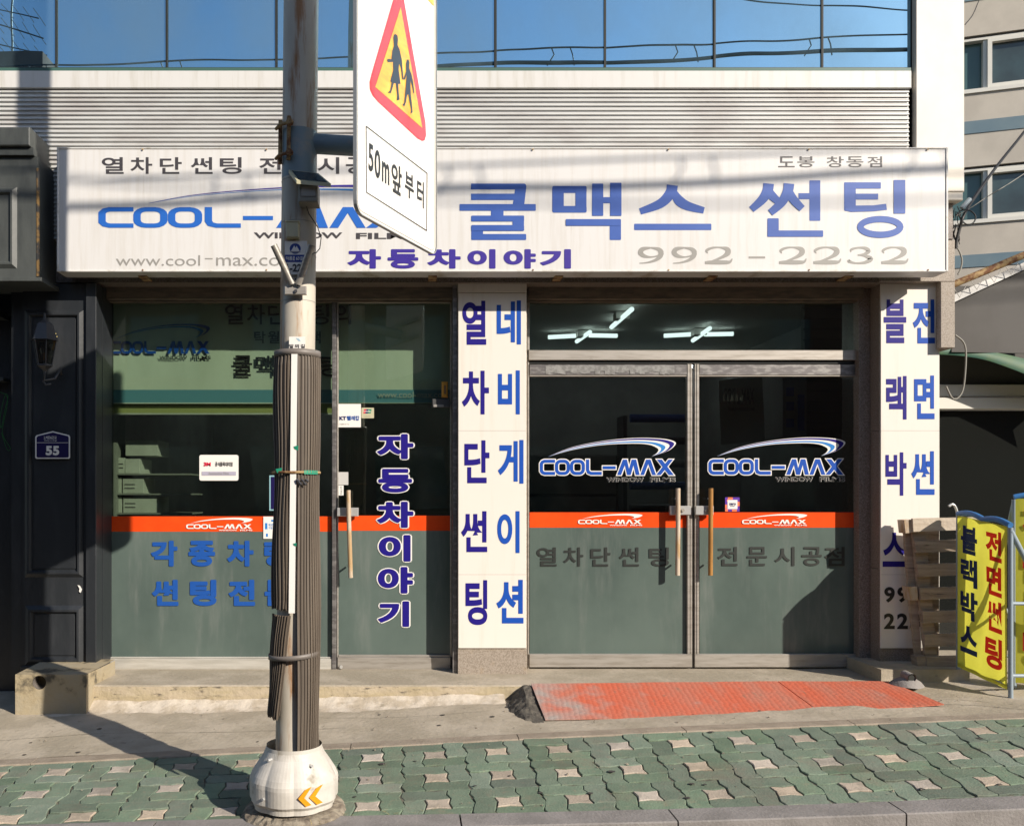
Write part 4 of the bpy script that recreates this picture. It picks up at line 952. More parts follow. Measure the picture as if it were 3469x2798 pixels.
letters('black_number', t, M['black'], [('9', *c3(1268, 240), *c3(1334, 337)), ('9', *c3(1350, 240), *c3(1416, 337)), ('2', *c3(1432, 240), *c3(1498, 337)), ('2', *c3(1266, 405), *c3(1334, 503)), ('2', *c3(1348, 405), *c3(1416, 503)), ('3', *c3(1430, 405), *c3(1496, 503)), ('2', *c3(1512, 405), *c3(1578, 503))], PN, bold=.035)

# ================================================================== BLACK NEIGHBOUR ON THE LEFT
NB = 6.42
N_ = thing('dark_shopfront', 'charcoal panelled shopfront pilaster and cornice at the left edge', 'building', W(100, 1400, NB))
f = MB(); f.box(X_(48, NB), X_(181, NB), NB, 6.9, Z_(1408, NB), Z_(597, NB)); f.box(X_(20, NB), X_(47.6, NB), NB + .03, 6.9, Z_(1420, NB), Z_(597, NB)); f.box(-5, X_(19.5, NB), 6.72, 6.9, 0, Z_(590, NB))
make('pilaster', f, M['darkmetal'], N_)
f = MB(); f.bbox(X_(183, NB), X_(205, NB), NB - .03, 6.68, Z_(1424, NB), Z_(597, NB), .004); f.box(X_(205, NB) + .002, X_(221, GL), NB + .1, 6.76, TH - .03, Z_(597, NB)); make('corner_post', f, M['darkmetal'], N_)
def frame(mb, u0, v0, u1, v1, wd, y, d):
    X0, X1, Z0, Z1 = X_(u0, y), X_(u1, y), Z_(v1, y), Z_(v0, y); q = wd * y / F
    o = [(X0, Z0), (X1, Z0), (X1, Z1), (X0, Z1)]; i = [(X0 + q, Z0 + q), (X1 - q, Z0 + q), (X1 - q, Z1 - q), (X0 + q, Z1 - q)]
    mid = [((a[0] + b[0]) / 2, (a[1] + b[1]) / 2) for a, b in zip(o, i)]
    vs = [(x, y, z) for x, z in o] + [(x, y - d, z) for x, z in mid] + [(x, y - d, z) for x, z in [((a[0] * .25 + b[0] * .75), (a[1] * .25 + b[1] * .75)) for a, b in zip(o, i)]] + [(x, y, z) for x, z in i]
    fs = []
    for r in range(3):
        for k in range(4): n = (k + 1) % 4; fs.append((r * 4 + k, r * 4 + n, r * 4 + 4 + n, r * 4 + 4 + k))
    mb.add(vs, fs)
f = MB(); frame(f, 52, 652, 176, 1213, 15, NB, .022); make('upper_moulding', f, M['darkmetal'], N_)
f = MB(); frame(f, 53, 1272, 176, 1397, 17, NB, .022); make('lower_moulding', f, M['darkmetal'], N_)
f = MB(); f.bbox(X_(70, NB), X_(160, NB), NB - .006, NB - .001, Z_(1195, NB), Z_(670, NB), .003); make('upper_panel', f, M['darkmetal'], N_)
f = MB(); f.bbox(X_(73, NB), X_(158, NB), NB - .006, NB - .001, Z_(1377, NB), Z_(1291, NB), .003); make('lower_panel', f, M['darkmetal'], N_)
f = MB(); f.bbox(X_(45, NB), X_(181, NB), NB - .02, NB - .001, Z_(1408, NB), Z_(1399, NB), .004); make('foot_rail', f, M['darkmetal'], N_)
# cornice: prism with profile along x, right end mitred
f = MB()
YC = 6.12
pr = [(271, 66), (309, 66), (310, 70), (329, 74), (330, 78), (352, 80)]
Yb_ = 6.50
f.bbox(-5, X_(62, YC - .03), YC - .03, Yb_, Z_(310, YC), Z_(271, YC), .006)
f.box(-5, X_(70, YC), YC + .0, Yb_, Z_(326, YC), Z_(310.5, YC)); f.box(-5, X_(75, YC), YC + .03, Yb_, Z_(346, YC), Z_(326.5, YC))
make('cornice', f, M['darkgrey'], N_)
f = MB(); f.box(-5, X_(79, YC + .02), YC + .02, Yb_, Z_(583, YC), Z_(346.5, YC)); make('cornice_box', f, M['darkgrey'], N_)
f = MB(); f.bbox(-5, X_(88, YC), YC - .01, Yb_, Z_(592, YC), Z_(583.5, YC), .003); make('cornice_ledge', f, M['darkgrey'], N_)
f = MB(); frame(f, -60, 334 + 60, 36 + 0, 565, 16, YC + .02, .02); make('cornice_panel_moulding', f, M['darkgrey'], N_)
f = MB(); f.box(X_(75, YC), X_(79.6, YC), YC + .014, YC + .03, Z_(580, YC), Z_(352, YC)); make('rusted_corner_strip', f, M['darkedge'], N_)
f = MB(); f.box(-5, X_(19, 6.7), 6.6, 6.72, Z_(800, 6.6), Z_(793, 6.6)); f.box(-5, X_(18, 6.7), 6.55, 6.72, Z_(665, 6.55), Z_(655, 6.55)); make('side_window_rail', f, M['darkgrey'], N_)
# scribbled green wire by the neighbour
t = tag(make('green_wire_scribble', MB().tube([W(*b1(x, y), 6.68) for x, y in smoothpts([(0, 735), (22, 745), (50, 760), (30, 850), (8, 960), (0, 900), (30, 760), (48, 800), (15, 970), (30, 1030), (65, 1085), (45, 1095), (10, 990)], 4)], .0018, 5), M['graffiti']), 'thin green wire loops on the dark wall at left edge', 'wire')
# stained concrete block under the pilaster, with drain hole
BY = 6.0
t = thing('concrete_plinth', 'stained yellow concrete block with round drain hole under black pilaster', 'plinth', W(105, 1490, BY))
x0, x1, z0, z1_ = X_(32, BY), X_(181, BY), .0, Z_(1417, BY)
hc = W(*c1(245, 838), BY); hr = .047; n = 24
f = MB(); ring = [(hc.x + hr * math.cos(2 * math.pi * k / n), hc.z + hr * math.sin(2 * math.pi * k / n)) for k in range(n)]
outer = []
for k in range(n):
    a = 2 * math.pi * k / n; c, s = math.cos(a), math.sin(a); tt = min(((x1 - hc.x) / c if c > 1e-6 else 1e9), ((x0 - hc.x) / c if c < -1e-6 else 1e9), ((z1_ - hc.z) / s if s > 1e-6 else 1e9), ((z0 - hc.z) / s if s < -1e-6 else 1e9)); outer.append((hc.x + c * tt, hc.z + s * tt))
cor = [(x1, z1_), (x0, z1_), (x0, z0), (x1, z0)]
vs = [(x, BY, z) for x, z in outer] + [(x, BY, z) for x, z in ring] + [(x, BY + .12, z) for x, z in ring]
fs = [(k, (k + 1) % n, n + (k + 1) % n, n + k) for k in range(n)] + [(n + k, n + (k + 1) % n, 2 * n + (k + 1) % n, 2 * n + k) for k in range(n)] + [tuple(range(2 * n, 3 * n))]
f.add(vs, fs)
for cx_, cz_ in cor:   # corner fillers
    ks = sorted(range(n), key=lambda k: (outer[k][0] - cx_) ** 2 + (outer[k][1] - cz_) ** 2)
    hx = [k for k in ks if abs(outer[k][0] - cx_) < 1e-5][:1]; hz = [k for k in ks if abs(outer[k][1] - cz_) < 1e-5][:1]
    if hx and hz and hx != hz: f.add([(cx_, BY, cz_), (outer[hx[0]][0], BY, outer[hx[0]][1]), (outer[hz[0]][0], BY, outer[hz[0]][1])], [(0, 1, 2)])
f.add([(x0, BY, z0), (x0, 6.5, z0), (x0, 6.5, z1_), (x0, BY, z1_)], [(0, 1, 2, 3)]); f.add([(x1, BY, z0), (x1 + .03, 6.5, z0), (x1 + .03, 6.5, z1_), (x1, BY, z1_)], [(0, 1, 2, 3)]); f.add([(x0, BY, z1_), (x1, BY, z1_), (x1 + .03, 6.5, z1_ + .01), (x0, 6.5, z1_ + .01)], [(0, 1, 2, 3)])
make('block', f, M['yellowconc'], t)
f = MB(); f.tube([(hc.x, BY + .004, hc.z), (hc.x, BY + .10, hc.z)], hr - .002, 20, False); make('drain_pipe', f, M['rubberband'], t)
# lantern, flower rosette, number plate, white chip
LY = 6.28
c = W(94, 770, LY)
t = thing('wall_lantern', 'black six sided wall lantern on the charcoal pilaster', 'lantern', c)
r6 = lambda u: u * LY / F
f = MB(); f.lathe([(r6(28), 0), (r6(27), .01), (r6(17), .115), (r6(10), .13), (.012, .145), (.006, .19), (.001, .2)], W(94, 716, LY), 6, False); make('roof', f, M['iron'], t)
f = MB(); f.lathe([(r6(15), 0), (r6(24.5), .17)], W(94, 768, LY), 6, False, False); make('lantern_glass', f, M['lampglass'], t)
f = MB(); b0 = W(94, 768, LY); f.lathe([(.006, -.05), (.02, -.03), (r6(17), -.006), (r6(17), .006)], b0, 6, False)
for k in range(6):
    a = 2 * math.pi * k / 6; f.tube([b0 + Vector((r6(15) * math.cos(a), r6(15) * math.sin(a), 0)), b0 + Vector((r6(24.5) * math.cos(a), r6(24.5) * math.sin(a), .172))], .004, 5)
make('cage', f, M['iron'], t)
f = MB(); q = W(96, 800, LY); f.tube([b0 + Vector((0, 0, -.04)), q + Vector((-.01, 0, 0)), q + Vector((.05, .04, .02)), q + Vector((.075, .07, .09)), q + Vector((.06, .13, .06))], .009, 8); f.tube([q + Vector((-.02, 0, 0)), q + Vector((.0, 0, -.03)), q + Vector((.03, .02, -.02))], .006, 8)
make('bracket', f, M['iron'], t)
f = MB(); q = W(94, 757, LY); f.tube([q, q + Vector((0, 0, .05))], .014, 10); make('bulb', f, M['rust'], t)
c = W(*b1(325, 390), NB - .025); t = thing('brass_rosette', 'brass flower rosette above the black lantern', 'ornament', c)
f = MB()
for k in range(10):
    a = 2 * math.pi * k / 10; d = Vector((math.cos(a), 0, math.sin(a))); s = Vector((-math.sin(a), 0, math.cos(a))); f.add([c + Vector((0, -.012, 0)), c + d * .026 + s * .012 + Vector((0, -.010, 0)), c + d * .040 + Vector((0, -.003, 0)), c + d * .026 - s * .012 + Vector((0, -.010, 0)), c + d * .024 + Vector((0, -.016, 0))], [(0, 3, 4), (0, 4, 1), (1, 4, 2), (4, 3, 2)])
make('petals', f, M['brass'], t)
f = MB(); f.tube([c + Vector((0, .02, 0)), c + Vector((0, -.018, 0))], .009, 10); make('centre', f, M['brass'], t)
PNb = YP(NB - .03)
sh = [(76.5, 964), (145, 964), (147, 962), (147, 918), (145, 914.5), (111, 906), (77, 914.5), (74, 918), (74, 962)]
t = thing('house_number_plate', 'navy house number plate with white rim reading 55', 'number plate', PNb.p(110, 940))
poly('plate', M['white'], sh, PNb, t, .004)
cx_, cy_ = 110.5, 937
poly('blue_field', M['platenavy'], [(cx_ + (x - cx_) * .925, cy_ + (y - cy_) * .91) for x, y in sh], PNb, t, .001, .0045)
letters('plate_lettering', t, M['white'], [(c, 92 + i * 4.4, 916.5, 96 + i * 4.4, 922.5) for i, c in enumerate('노해로')] + [('62', 105.5, 916.5, 113, 922.5), ('길', 114, 916.5, 118.5, 922.5), ('Nohae-ro 62-gil', 93, 924.5, 119, 927.5)], PNb, .007, bold=.01)
poly('rule', M['white'], rect(77, 930, 144, 930.8), PNb, t, .0005, .006)
letters('plate_number', t, M['white'], [('5', 96, 937, 109.5, 957), ('5', 111, 937, 124.5, 957)], PNb, .007, bold=.05)
t = tag(make('paint_chip', MB().add([W(*c1(*q), NB - .012) for q in ((485, 228), (500, 232), (513, 255), (505, 276), (494, 270), (497, 250))], [(0, 1, 2, 3, 4, 5)]), M['white']), 'small white paint chip scar low on the black pilaster', 'paint chip')

# ================================================================== POLE
PY = 4.35
pc = lambda v: X_(634 - (v / 1736) * 8, PY)
pb = Vector((X_(615, PY), PY, 0.0))
PO = thing('lamp_post', 'rust streaked grey steel street pole with flared pale base', 'pole', pb)
f = MB(); ptop = Vector((X_(649, PY), PY, 7.5)); 
f.tube([pb + (ptop - pb) * (k / 12) for k in range(13)], [.086 - .0035 * k / 12 for k in range(13)], 40); make('shaft', f, M['pole'], PO)
def pp(v, r=0, a=0):  # point on pole at image height v, radius r, angle a from camera-facing direction
    z = Z_(v, PY); k = (z - pb.z) / (ptop.z - pb.z); c = pb + (ptop - pb) * k; return Vector((c.x + r * math.sin(a), c.y - r * math.cos(a), z))
PR = .084
def ring(v0, v1, r, m, name, parent=PO):
    f = MB(); a = pp(v0); b = pp(v1); f.tube([a, b], r, 40); return make(name, f, m, parent)
ring(432, 268 + 60, PR + .0012, M['poleblue'], 'blue_grey_sleeve') if False else None
ring(380, 280, PR + .001, M['poleblue'], 'blue_grey_band')
for v in (385, 473, 540, 637): ring(v + .6, v - .6, PR + .002, M['signgrey'], 'seam')
# flared base guard: ten scalloped segments
prof = [(.135, 1571), (.137, 1579), (.150, 1592), (.178, 1612), (.204, 1632), (.215, 1644), (.217, 1652), (.215, 1686), (.200, 1692), (.198, 1702)]
gc = Vector((X_(618, PY), PY, 0)); nseg = 9; sub = 8
vs = []; fs = []
for i, (r, v) in enumerate(prof):
    z = Z_(v, PY - r * .55)
    for k in range(nseg * sub):
        a = 2 * math.pi * (k / (nseg * sub)) + .12; w_ = abs(math.sin(math.pi * ((k % sub) / sub)))
        rr = r * (1 - (.045 if i > 1 else 0) * (1 - w_) * min(1, i / 4))
        vs.append((gc.x + rr * math.sin(a), gc.y - rr * math.cos(a), z))
n = nseg * sub
for i in range(len(prof) - 1):
    for k in range(n): m_ = (k + 1) % n; fs.append((i * n + k, (i + 1) * n + k, (i + 1) * n + m_, i * n + m_))
zg = Z_(1571, PY - .07)
f = MB(); f.add(vs, fs, False); bgd = make('base_guard', f, M['guard'], PO)
for a, zz in ((-.62, 1598), (-.62, 1676), (.62, 1610)):
    f = MB(); r = .20 if zz > 1650 else .165
    q = Vector((gc.x + r * math.sin(a), gc.y - r * math.cos(a), Z_(zz, PY - .15))); d = (q - Vector((gc.x, gc.y, q.z))).normalized(); f.tube([q - d * .01, q + d * .016], .007, 10); make('rivet', f, M['chrome'], bgd)
# two amber chevrons on the guard
def gp(u, v, off=.004):
    z = Z_(v, PY - .2); a = math.asin(max(-.98, min(.98, (X_(u, PY - .2) - gc.x) / .217))); r = .2175 + off - .0; return Vector((gc.x + r * math.sin(a), gc.y - r * math.cos(a), z))
for i, ch in enumerate(([(1867, 0)],)): pass
f = MB()
for x0_ in (1867, 1932):
    U_ = [c1(x0_ + 68, 1500), c1(x0_ + 95 if x0_ > 1900 else x0_ + 90, 1487 + 6), c1(x0_ + 75 - 22, 1556), c1(x0_ + 78, 1610), c1(x0_ + 50, 1611), c1(x0_, 1557)]
    up = [c1(x0_, 1557), c1(x0_ + 42, 1505), c1(x0_ + 80, 1490), c1(x0_ + 36, 1556)]; dn = [c1(x0_, 1557), c1(x0_ + 36, 1556), c1(x0_ + 78, 1605), c1(x0_ + 46, 1611)]
    for pl_ in (up, dn):
        a_, b_, c_, d_ = pl_
        for s in range(4):
            t0, t1 = s / 4, (s + 1) / 4
            if pl_ is up: q = [(a_[0] + (b_[0] - a_[0]) * t0, a_[1] + (b_[1] - a_[1]) * t0), (a_[0] + (b_[0] - a_[0]) * t1, a_[1] + (b_[1] - a_[1]) * t1), (d_[0] + (c_[0] - d_[0]) * t1, d_[1] + (c_[1] - d_[1]) * t1), (d_[0] + (c_[0] - d_[0]) * t0, d_[1] + (c_[1] - d_[1]) * t0)]
            else: q = [(a_[0] + (d_[0] - a_[0]) * t0, a_[1] + (d_[1] - a_[1]) * t0), (a_[0] + (d_[0] - a_[0]) * t1, a_[1] + (d_[1] - a_[1]) * t1), (b_[0] + (c_[0] - b_[0]) * t1, b_[1] + (c_[1] - b_[1]) * t1), (b_[0] + (c_[0] - b_[0]) * t0, b_[1] + (c_[1] - b_[1]) * t0)]
            f.add([gp(*k_) for k_ in q], [(0, 1, 2, 3)])
make('chevron_sticker', f, M['amber'], bgd)
# rubble collar round the base
f = MB(); vs = []; fs = []; n = 72
for i, (r, h) in enumerate(((.16, .035), (.205, .028), (.235, .018), (.262, -.012))):
    for k in range(n):
        a = 2 * math.pi * k / n; q = pnoise(Vector((math.cos(a) * 3, math.sin(a) * 3, i))); rr = r + .02 * q * (i > 0); x = gc.x + rr * math.cos(a); y = gc.y + rr * math.sin(a)
        vs.append((x, y, (zpav(x, y) if y > yk(x) else zk(x)) + h + .010 * pnoise(Vector((x * 30, y * 30, 0)))))
for i in range(3):
    for k in range(n): m_ = (k + 1) % n; fs.append((i * n + k, (i + 1) * n + k, (i + 1) * n + m_, i * n + m_))
f.add(vs, fs); struct('rubble_collar', f, M['soot'])
# ribbed wrap round the pole
WR = thing('pole_wrap', 'torn brown ribbed rubber wrap strapped round the lower pole', 'pole wrap', pp(1100))
def ribsheet(name, a0, a1, vt, vb_, r0, ribs, m, parent, slant=0, wave=1, jag=0, dx=0):
    rnd = random.Random(hash(name) % 7 + ribs); vs = []; cols = []; nv = 26
    for k in range(ribs):
        wd = rnd.uniform(.7, 1.3)
        for (t, h) in ((0, 0), (.12, 1), (.50, 1), (.62, 0)): cols.append((k + t * wd * .8, h * rnd.uniform(.7, 1.1)))
    cols.append((ribs, 0)); jg = [rnd.uniform(-jag, jag) for _ in range(len(cols))]
    for j in range(nv + 1):
        tv = j / nv
        for i, (c, h) in enumerate(cols):
            a = a0 + (a1 - a0) * min(c, ribs) / ribs
            v = vt + (vb_ - vt) * tv + (jg[i] if j == nv else 0)
            p = pp(v)
            rr = r0 + h * .0062 + wave * .006 * math.sin(tv * 9 + a * 1.3) * (1 if 0 < j < nv else .3) + wave * .007 * math.exp(-((tv - .22) * 9) ** 2) * max(0, math.sin(a))
            aa = a + slant * tv + wave * .012 * math.sin(tv * 14 + 2)
            vs.append((p.x + rr * math.sin(aa) + dx * tv, p.y - rr * math.cos(aa), p.z))
    n = len(cols); fs = []
    for j in range(nv):
        for i in range(n - 1): q = j * n + i; fs.append((q, q + n, q + n + 1, q + 1))
    f = MB(); f.add(vs, fs); o = make(name, f, m, parent)
    sm = o.modifiers.new('thickness', 'SOLIDIFY'); sm.thickness = .004; sm.offset = -1; return o
ribsheet('ribbed_sheet', .13, math.pi * 1.15, 750, 1566, .104, 24, M['rubber'], WR, jag=3, dx=.018)
ribsheet('ribbed_sheet', math.pi * 1.15, 2 * math.pi - .12, 750, 1276, .104, 14, M['rubber'], WR, jag=4)
ribsheet('torn_ribbed_sheet', -1.45, -.06, 1288, 1500, .104, 10, M['rubber'], WR, slant=-.34, dx=-.016, jag=5, wave=.4)
f = MB(); vs = []
for v in (752, 900, 1000, 1150, 1282):
    for a in (-.13, 0.13): p = pp(v, .1115, a); vs.append(p)
f.add(vs, [(2 * i, 2 * i + 1, 2 * i + 3, 2 * i + 2) for i in range(4)]); o = make('white_strip', f, M['white'], WR); o.modifiers.new('t', 'SOLIDIFY').thickness = .003
def band(v0, v1, r, m, name, tilt=0):
    f = MB(); vs = []; n = 48
    for v in (v0, v1):
        for k in range(n): a = 2 * math.pi * k / n; p = pp(v - tilt * math.sin(a), r, a); vs.append(p)
    f.add(vs, [(k, (k + 1) % n, n + (k + 1) % n, n + k) for k in range(n)], True); o = make(name, f, m, WR); q = o.modifiers.new('t', 'SOLIDIFY'); q.thickness = .004; q.offset = 1; return o
band(740, 753, .113, M['rubberband'], 'top_band'); band(1369, 1379, .125, M['rubberband'], 'lower_strap', 4); band(991, 996, .119, M['rust'], 'clamp_band')
f = MB()
for (u, v, s_) in ((*l3(258, 922), .012), (*l3(110, 1110), .016), (*l3(248, 1712), .009)):
    k = (X_(u, PY - .11) - pp(v).x) / .114; a = math.asin(max(-.99, min(.99, k))); p = pp(v, .116, a); f.add([p + Vector((-s_, -.002, s_ * .6)), p + Vector((s_ * .9, -.004, s_)), p + Vector((s_ * .7, 0, -s_)), p + Vector((-s_ * .6, 0, -s_ * .5))], [(0, 1, 2, 3)]); make('tape_scrap', f, M['greentape'], WR); f = MB()
for k in range(8):
    a = .45 + k * .09; p = pp(993.5, .119, a); q = pp(993.5, .119, a + .085); d = Vector((0, 0, .009)); f.add([p - d, q - d, q + d, p + d], [(0, 1, 2, 3)])
make('green_tape', f, M['greentape'], WR)
f = MB(); 
for k in range(5): p = pp(1008 + (k % 2) * 6, .122, .15 + k * .09); f.tube([p, p + Vector((.012, -.005, -.012))], .006, 6)
make('clamp_screw', f, M['iron'], WR)
# ---- things fixed to the pole
def plate_on_pole(name, label, cat, u0, v0, u1, v1, m):
    y = PY - PR - .012; t = thing(name, label, cat, W((u0 + u1) / 2, v1, y)); pm = YP(y)
    poly('plate', m, rect(u0, v0, u1, v1), pm, t, .0025); return t, YP(y - .0025)
t, q = plate_on_pole('street_address_plate', 'blue and white street address plate behind the flag holder', 'address plate', *p4(136, 925), *p4(297, 1165), M['white'])
g_ = M['plateblue']
poly('blue_field', g_, [p4(212 + 40 * math.cos(t_ * math.pi / 10), 980 + 38 * math.sin(t_ * math.pi / 10)) for t_ in range(20)], q, t, .0008)
poly('mountain_mark', M['white'], [p4(180, 1000), p4(205, 958), p4(215, 975), p4(222, 960), p4(245, 1000)], q, t, .0012)
poly('green_mark', M['signgrey'], [p4(170, 1003), p4(254, 1003), p4(235, 1009), p4(190, 1009)], q, t, .0014)
poly('blue_field', g_, rect(*p4(137, 1024), *p4(296, 1077)), q, t, .0008)
letters('plate_lettering', t, M['white'], [('덕', *p4(146, 1036), *p4(168, 1064)), ('릉', *p4(170, 1036), *p4(190, 1064)), ('로', *p4(192, 1036), *p4(210, 1064)), ('63', *p4(218, 1037), *p4(242, 1062)), ('길', *p4(246, 1036), *p4(268, 1064))], q, .0015, bold=.02)
letters('plate_number', t, M['signdark'], [('1-22', *p4(150, 1090), *p4(258, 1145))], q, .0015, bold=.035)
t, q = plate_on_pole('torn_address_sticker', 'torn pale street name sticker just above the ribbed wrap', 'sticker', *p4(168, 1611), *p4(284, 1722), M['white'])
poly('blue_swirl', mat('pale_blue_print', (.35, .5, .6), .5), [p4(215, 1620), p4(240, 1625), p4(252, 1645), p4(235, 1642)], q, t, .0008)
letters('plate_lettering', t, M['signdark'], [('말', *p4(170, 1665), *p4(202, 1692)), ('뫼', *p4(208, 1665), *p4(240, 1692)), ('길', *p4(250, 1665), *p4(282, 1692)), ('21', *p4(196, 1702), *p4(250, 1720))], q, .0015, bold=.02)
t = thing('flag_holder', 'steel V shaped flag holder with two open tubes on the pole', 'flag holder', W(*p4(215, 1290), PY - PR - .02))
y = PY - PR - .03
for nm, a, b, r in (('tube', p4(58, 955), p4(190, 1235), .0165), ('tube', p4(328, 955), p4(232, 1235), .0165)):
    f = MB(); P_, Q_ = W(*a, y - .06), W(*b, y - .005); f.tube([P_, Q_], r, 14, False); f.tube([P_, Q_], r * .8, 14, False); make(nm, f, M['steel'], t)
f = MB(); P_ = W(*p4(216, 1248), y + .01); f.bbox(P_.x - .052, P_.x + .052, y - .004, y + .014, Z_(p4(0, 1310)[1], y), Z_(p4(0, 1248)[1], y), .003); make('back_plate', f, M['steel'], t)
f = MB(); 
for a, b in ((190, 1235), (237, 1245), (215, 1282), (220, 1200)): P_ = W(*p4(a, b), y - .012); f.tube([P_, P_ + Vector((0, .02, 0))], .008, 8)
make('bolt', f, M['iron'], t)
# solar lamp
t = thing('solar_lamp_unit', 'small solar panel lamp with label box strapped to the pole', 'solar lamp', W(*p4(305, 600), PY - .13))
y = PY - PR
A_, B_, C_, D_ = W(*p4(165, 415), y + .0), W(*p4(378, 440), y + .0), W(*p4(468, 515), y - .12), W(*p4(222, 490), y - .12)
dn = Vector((0, 0, -.016))
f = MB(); f.prism([A_, B_, C_, D_], dn); make('panel_case', f, M['cream'], t)
cen = (A_ + B_ + C_ + D_) / 4; f = MB(); f.add([cen + (q - cen) * .86 + Vector((0, 0, .002)) for q in (A_, B_, C_, D_)], [(0, 1, 2, 3)]); make('solar_cells', f, M['solar'], t)
f = MB(); f.bbox(X_(p4(240, 0)[0], y - .06), X_(p4(378, 0)[0], y - .06), y - .09, y + .01, Z_(p4(0, 660)[1], y - .06), Z_(p4(0, 525)[1], y - .06), .005); make('battery_box', f, M['lampbody'], t)
f = MB(); f.box(X_(p4(262, 0)[0], y - .06), X_(p4(362, 0)[0], y - .06), y - .094, y - .091, Z_(p4(0, 620)[1], y - .06), Z_(p4(0, 550)[1], y - .06)); make('paper_label', f, M['signgrey'], t)
t = thing('junction_box', 'small cream junction box on the pole under the solar lamp', 'junction box', W(*p4(190, 895), PY - PR - .03))
y = PY - PR - .04; f = MB(); f.bbox(X_(p4(146, 0)[0], y), X_(p4(236, 0)[0], y), y, y + .06, Z_(p4(0, 898)[1], y), Z_(p4(0, 782)[1], y), .004); make('case', f, M['cream'], t)
f = MB(); f.bbox(X_(p4(142, 0)[0], y), X_(p4(240, 0)[0], y), y - .004, y + .06, Z_(p4(0, 789)[1], y), Z_(p4(0, 782)[1], y) + .003, .001); make('lid', f, M['cream'], t)
o = make('thin_cable', MB().tube([W(*p4(*q), PY - .11 + d) for q, d in (((288, 665), 0), ((310, 730), 0), ((370, 820), .01), ((398, 900), .03), ((388, 980), .03), ((360, 1012), .01), ((335, 1015), -.01))], .0025, 6), M['cable']); tag(o, 'thin black cable looping from solar lamp down the pole', 'cable')
# rusty clamp of the traffic sign arm
t = thing('traffic_sign', 'glaring white traffic sign with red triangle of walking children and text', 'traffic sign', (X_(632, PY), PY, 3.1))
TX, TY = X_(748, 3.9), 3.9
TP = Plane(TX, TY, .516, 1.0)
L_ = lambda u, v: TP.p(u, v)
bl, br = L_(748, 445), L_(915.5, 533)
zl = bl.z; dirv = Vector((TP.dx, TP.dy, 0)); wl = (Vector((br.x, br.y, 0)) - Vector((TX, TY, 0))).length
o3 = Vector((TX, TY, 0))
def tp(s, z, off=0): return o3 + dirv * s + TP.n * off + Vector((0, 0, z))
def plate_outline(s0, s1, z0_, z1_, r, off):
    return [tp(a, b, off) for a, b in roundrect(s0, z0_, s1, z1_, r, 5)]
f = MB(); f.prism(plate_outline(0, wl, zl, 4.17, .05, 0), -TP.n * .004); make('plate', f, M['retro'], t)
f = MB(); a = roundrect(.012, zl + .012, wl - .012, 4.158, .042, 5); b = roundrect(.016, zl + .016, wl - .016, 4.154, .038, 5); n = len(a)
f.add([tp(*q, .001) for q in a] + [tp(*q, .001) for q in b], [(k, (k + 1) % n, n + (k + 1) % n, n + k) for k in range(n)]); make('border_line', f, M['signgrey'], t)
f = MB(); a = roundrect(-.004, zl - .004, wl + .004, 4.174, .054, 5); b = roundrect(.001, zl + .001, wl - .001, 4.169, .05, 5)
f.add([tp(*q, .006) for q in a] + [tp(*q, .006) for q in b] + [tp(*q, -.012) for q in a], [(k, (k + 1) % n, n + (k + 1) % n, n + k) for k in range(n)] + [(k, 2 * n + k, 2 * n + (k + 1) % n, (k + 1) % n) for k in range(n)]); make('rim', f, M['signback'], t)
cvt = lambda pts: [a2(*q) for q in pts]
def tflat(name, m, pts, off): 
    f = MB(); P_ = [TP.p(*a2(*q), off) for q in pts]; f.add(P_, [list(range(len(P_)))]); return make(name, f, m, t)
tflat('red_triangle', M['redret'], [(330, -40), (358, -68), (378, -40), (520, 770), (524, 850), (515, 880), (500, 884), (470, 868), (225, 640), (190, 600), (172, 560), (170, 515), (185, 455)], .002)
tflat('yellow_field', M['yelret'], [(365, 48), (500, 803), (206, 546)], .003)
dk = mat('traffic_symbol_print', (.03, .04, .06), .4)
tflat('woman_figure', dk, [(322, 290), (318, 240), (322, 220), (332, 215), (345, 225), (348, 250), (345, 285), (358, 310), (372, 375), (376, 425), (382, 500), (374, 500), (366, 430), (355, 400), (352, 440), (364, 528), (350, 527), (352, 575), (358, 625), (342, 632), (340, 626), (343, 600), (334, 524), (322, 522), (312, 560), (303, 585), (286, 584), (286, 578), (298, 570), (308, 518), (299, 512), (318, 440), (316, 390), (284, 392), (278, 378), (286, 370), (306, 374), (312, 320)], .0042)
tflat('child_figure', dk, [(398, 400), (404, 376), (414, 374), (420, 392), (418, 430), (432, 465), (444, 520), (450, 585), (444, 588), (436, 540), (426, 505), (428, 590), (434, 640), (440, 705), (426, 714), (430, 690), (420, 640), (412, 590), (405, 600), (398, 640), (388, 668), (376, 660), (378, 654), (386, 646), (394, 570), (402, 470), (392, 500), (382, 500), (384, 490), (398, 450)], .0045)
f = MB(); a = [a2(147, 786), a2(533, 1084), a2(530, 1449), a2(150, 1206)]; cxx = sum(q[0] for q in a) / 4; cyy = sum(q[1] for q in a) / 4
b = [a2(152, 796), a2(528, 1087), a2(526, 1439), a2(154, 1203)]
f.add([TP.p(*q, .002) for q in a] + [TP.p(*q, .002) for q in b], [(k, (k + 1) % 4, 4 + (k + 1) % 4, 4 + k) for k in range(4)]); make('text_frame', f, M['signdark'], t)
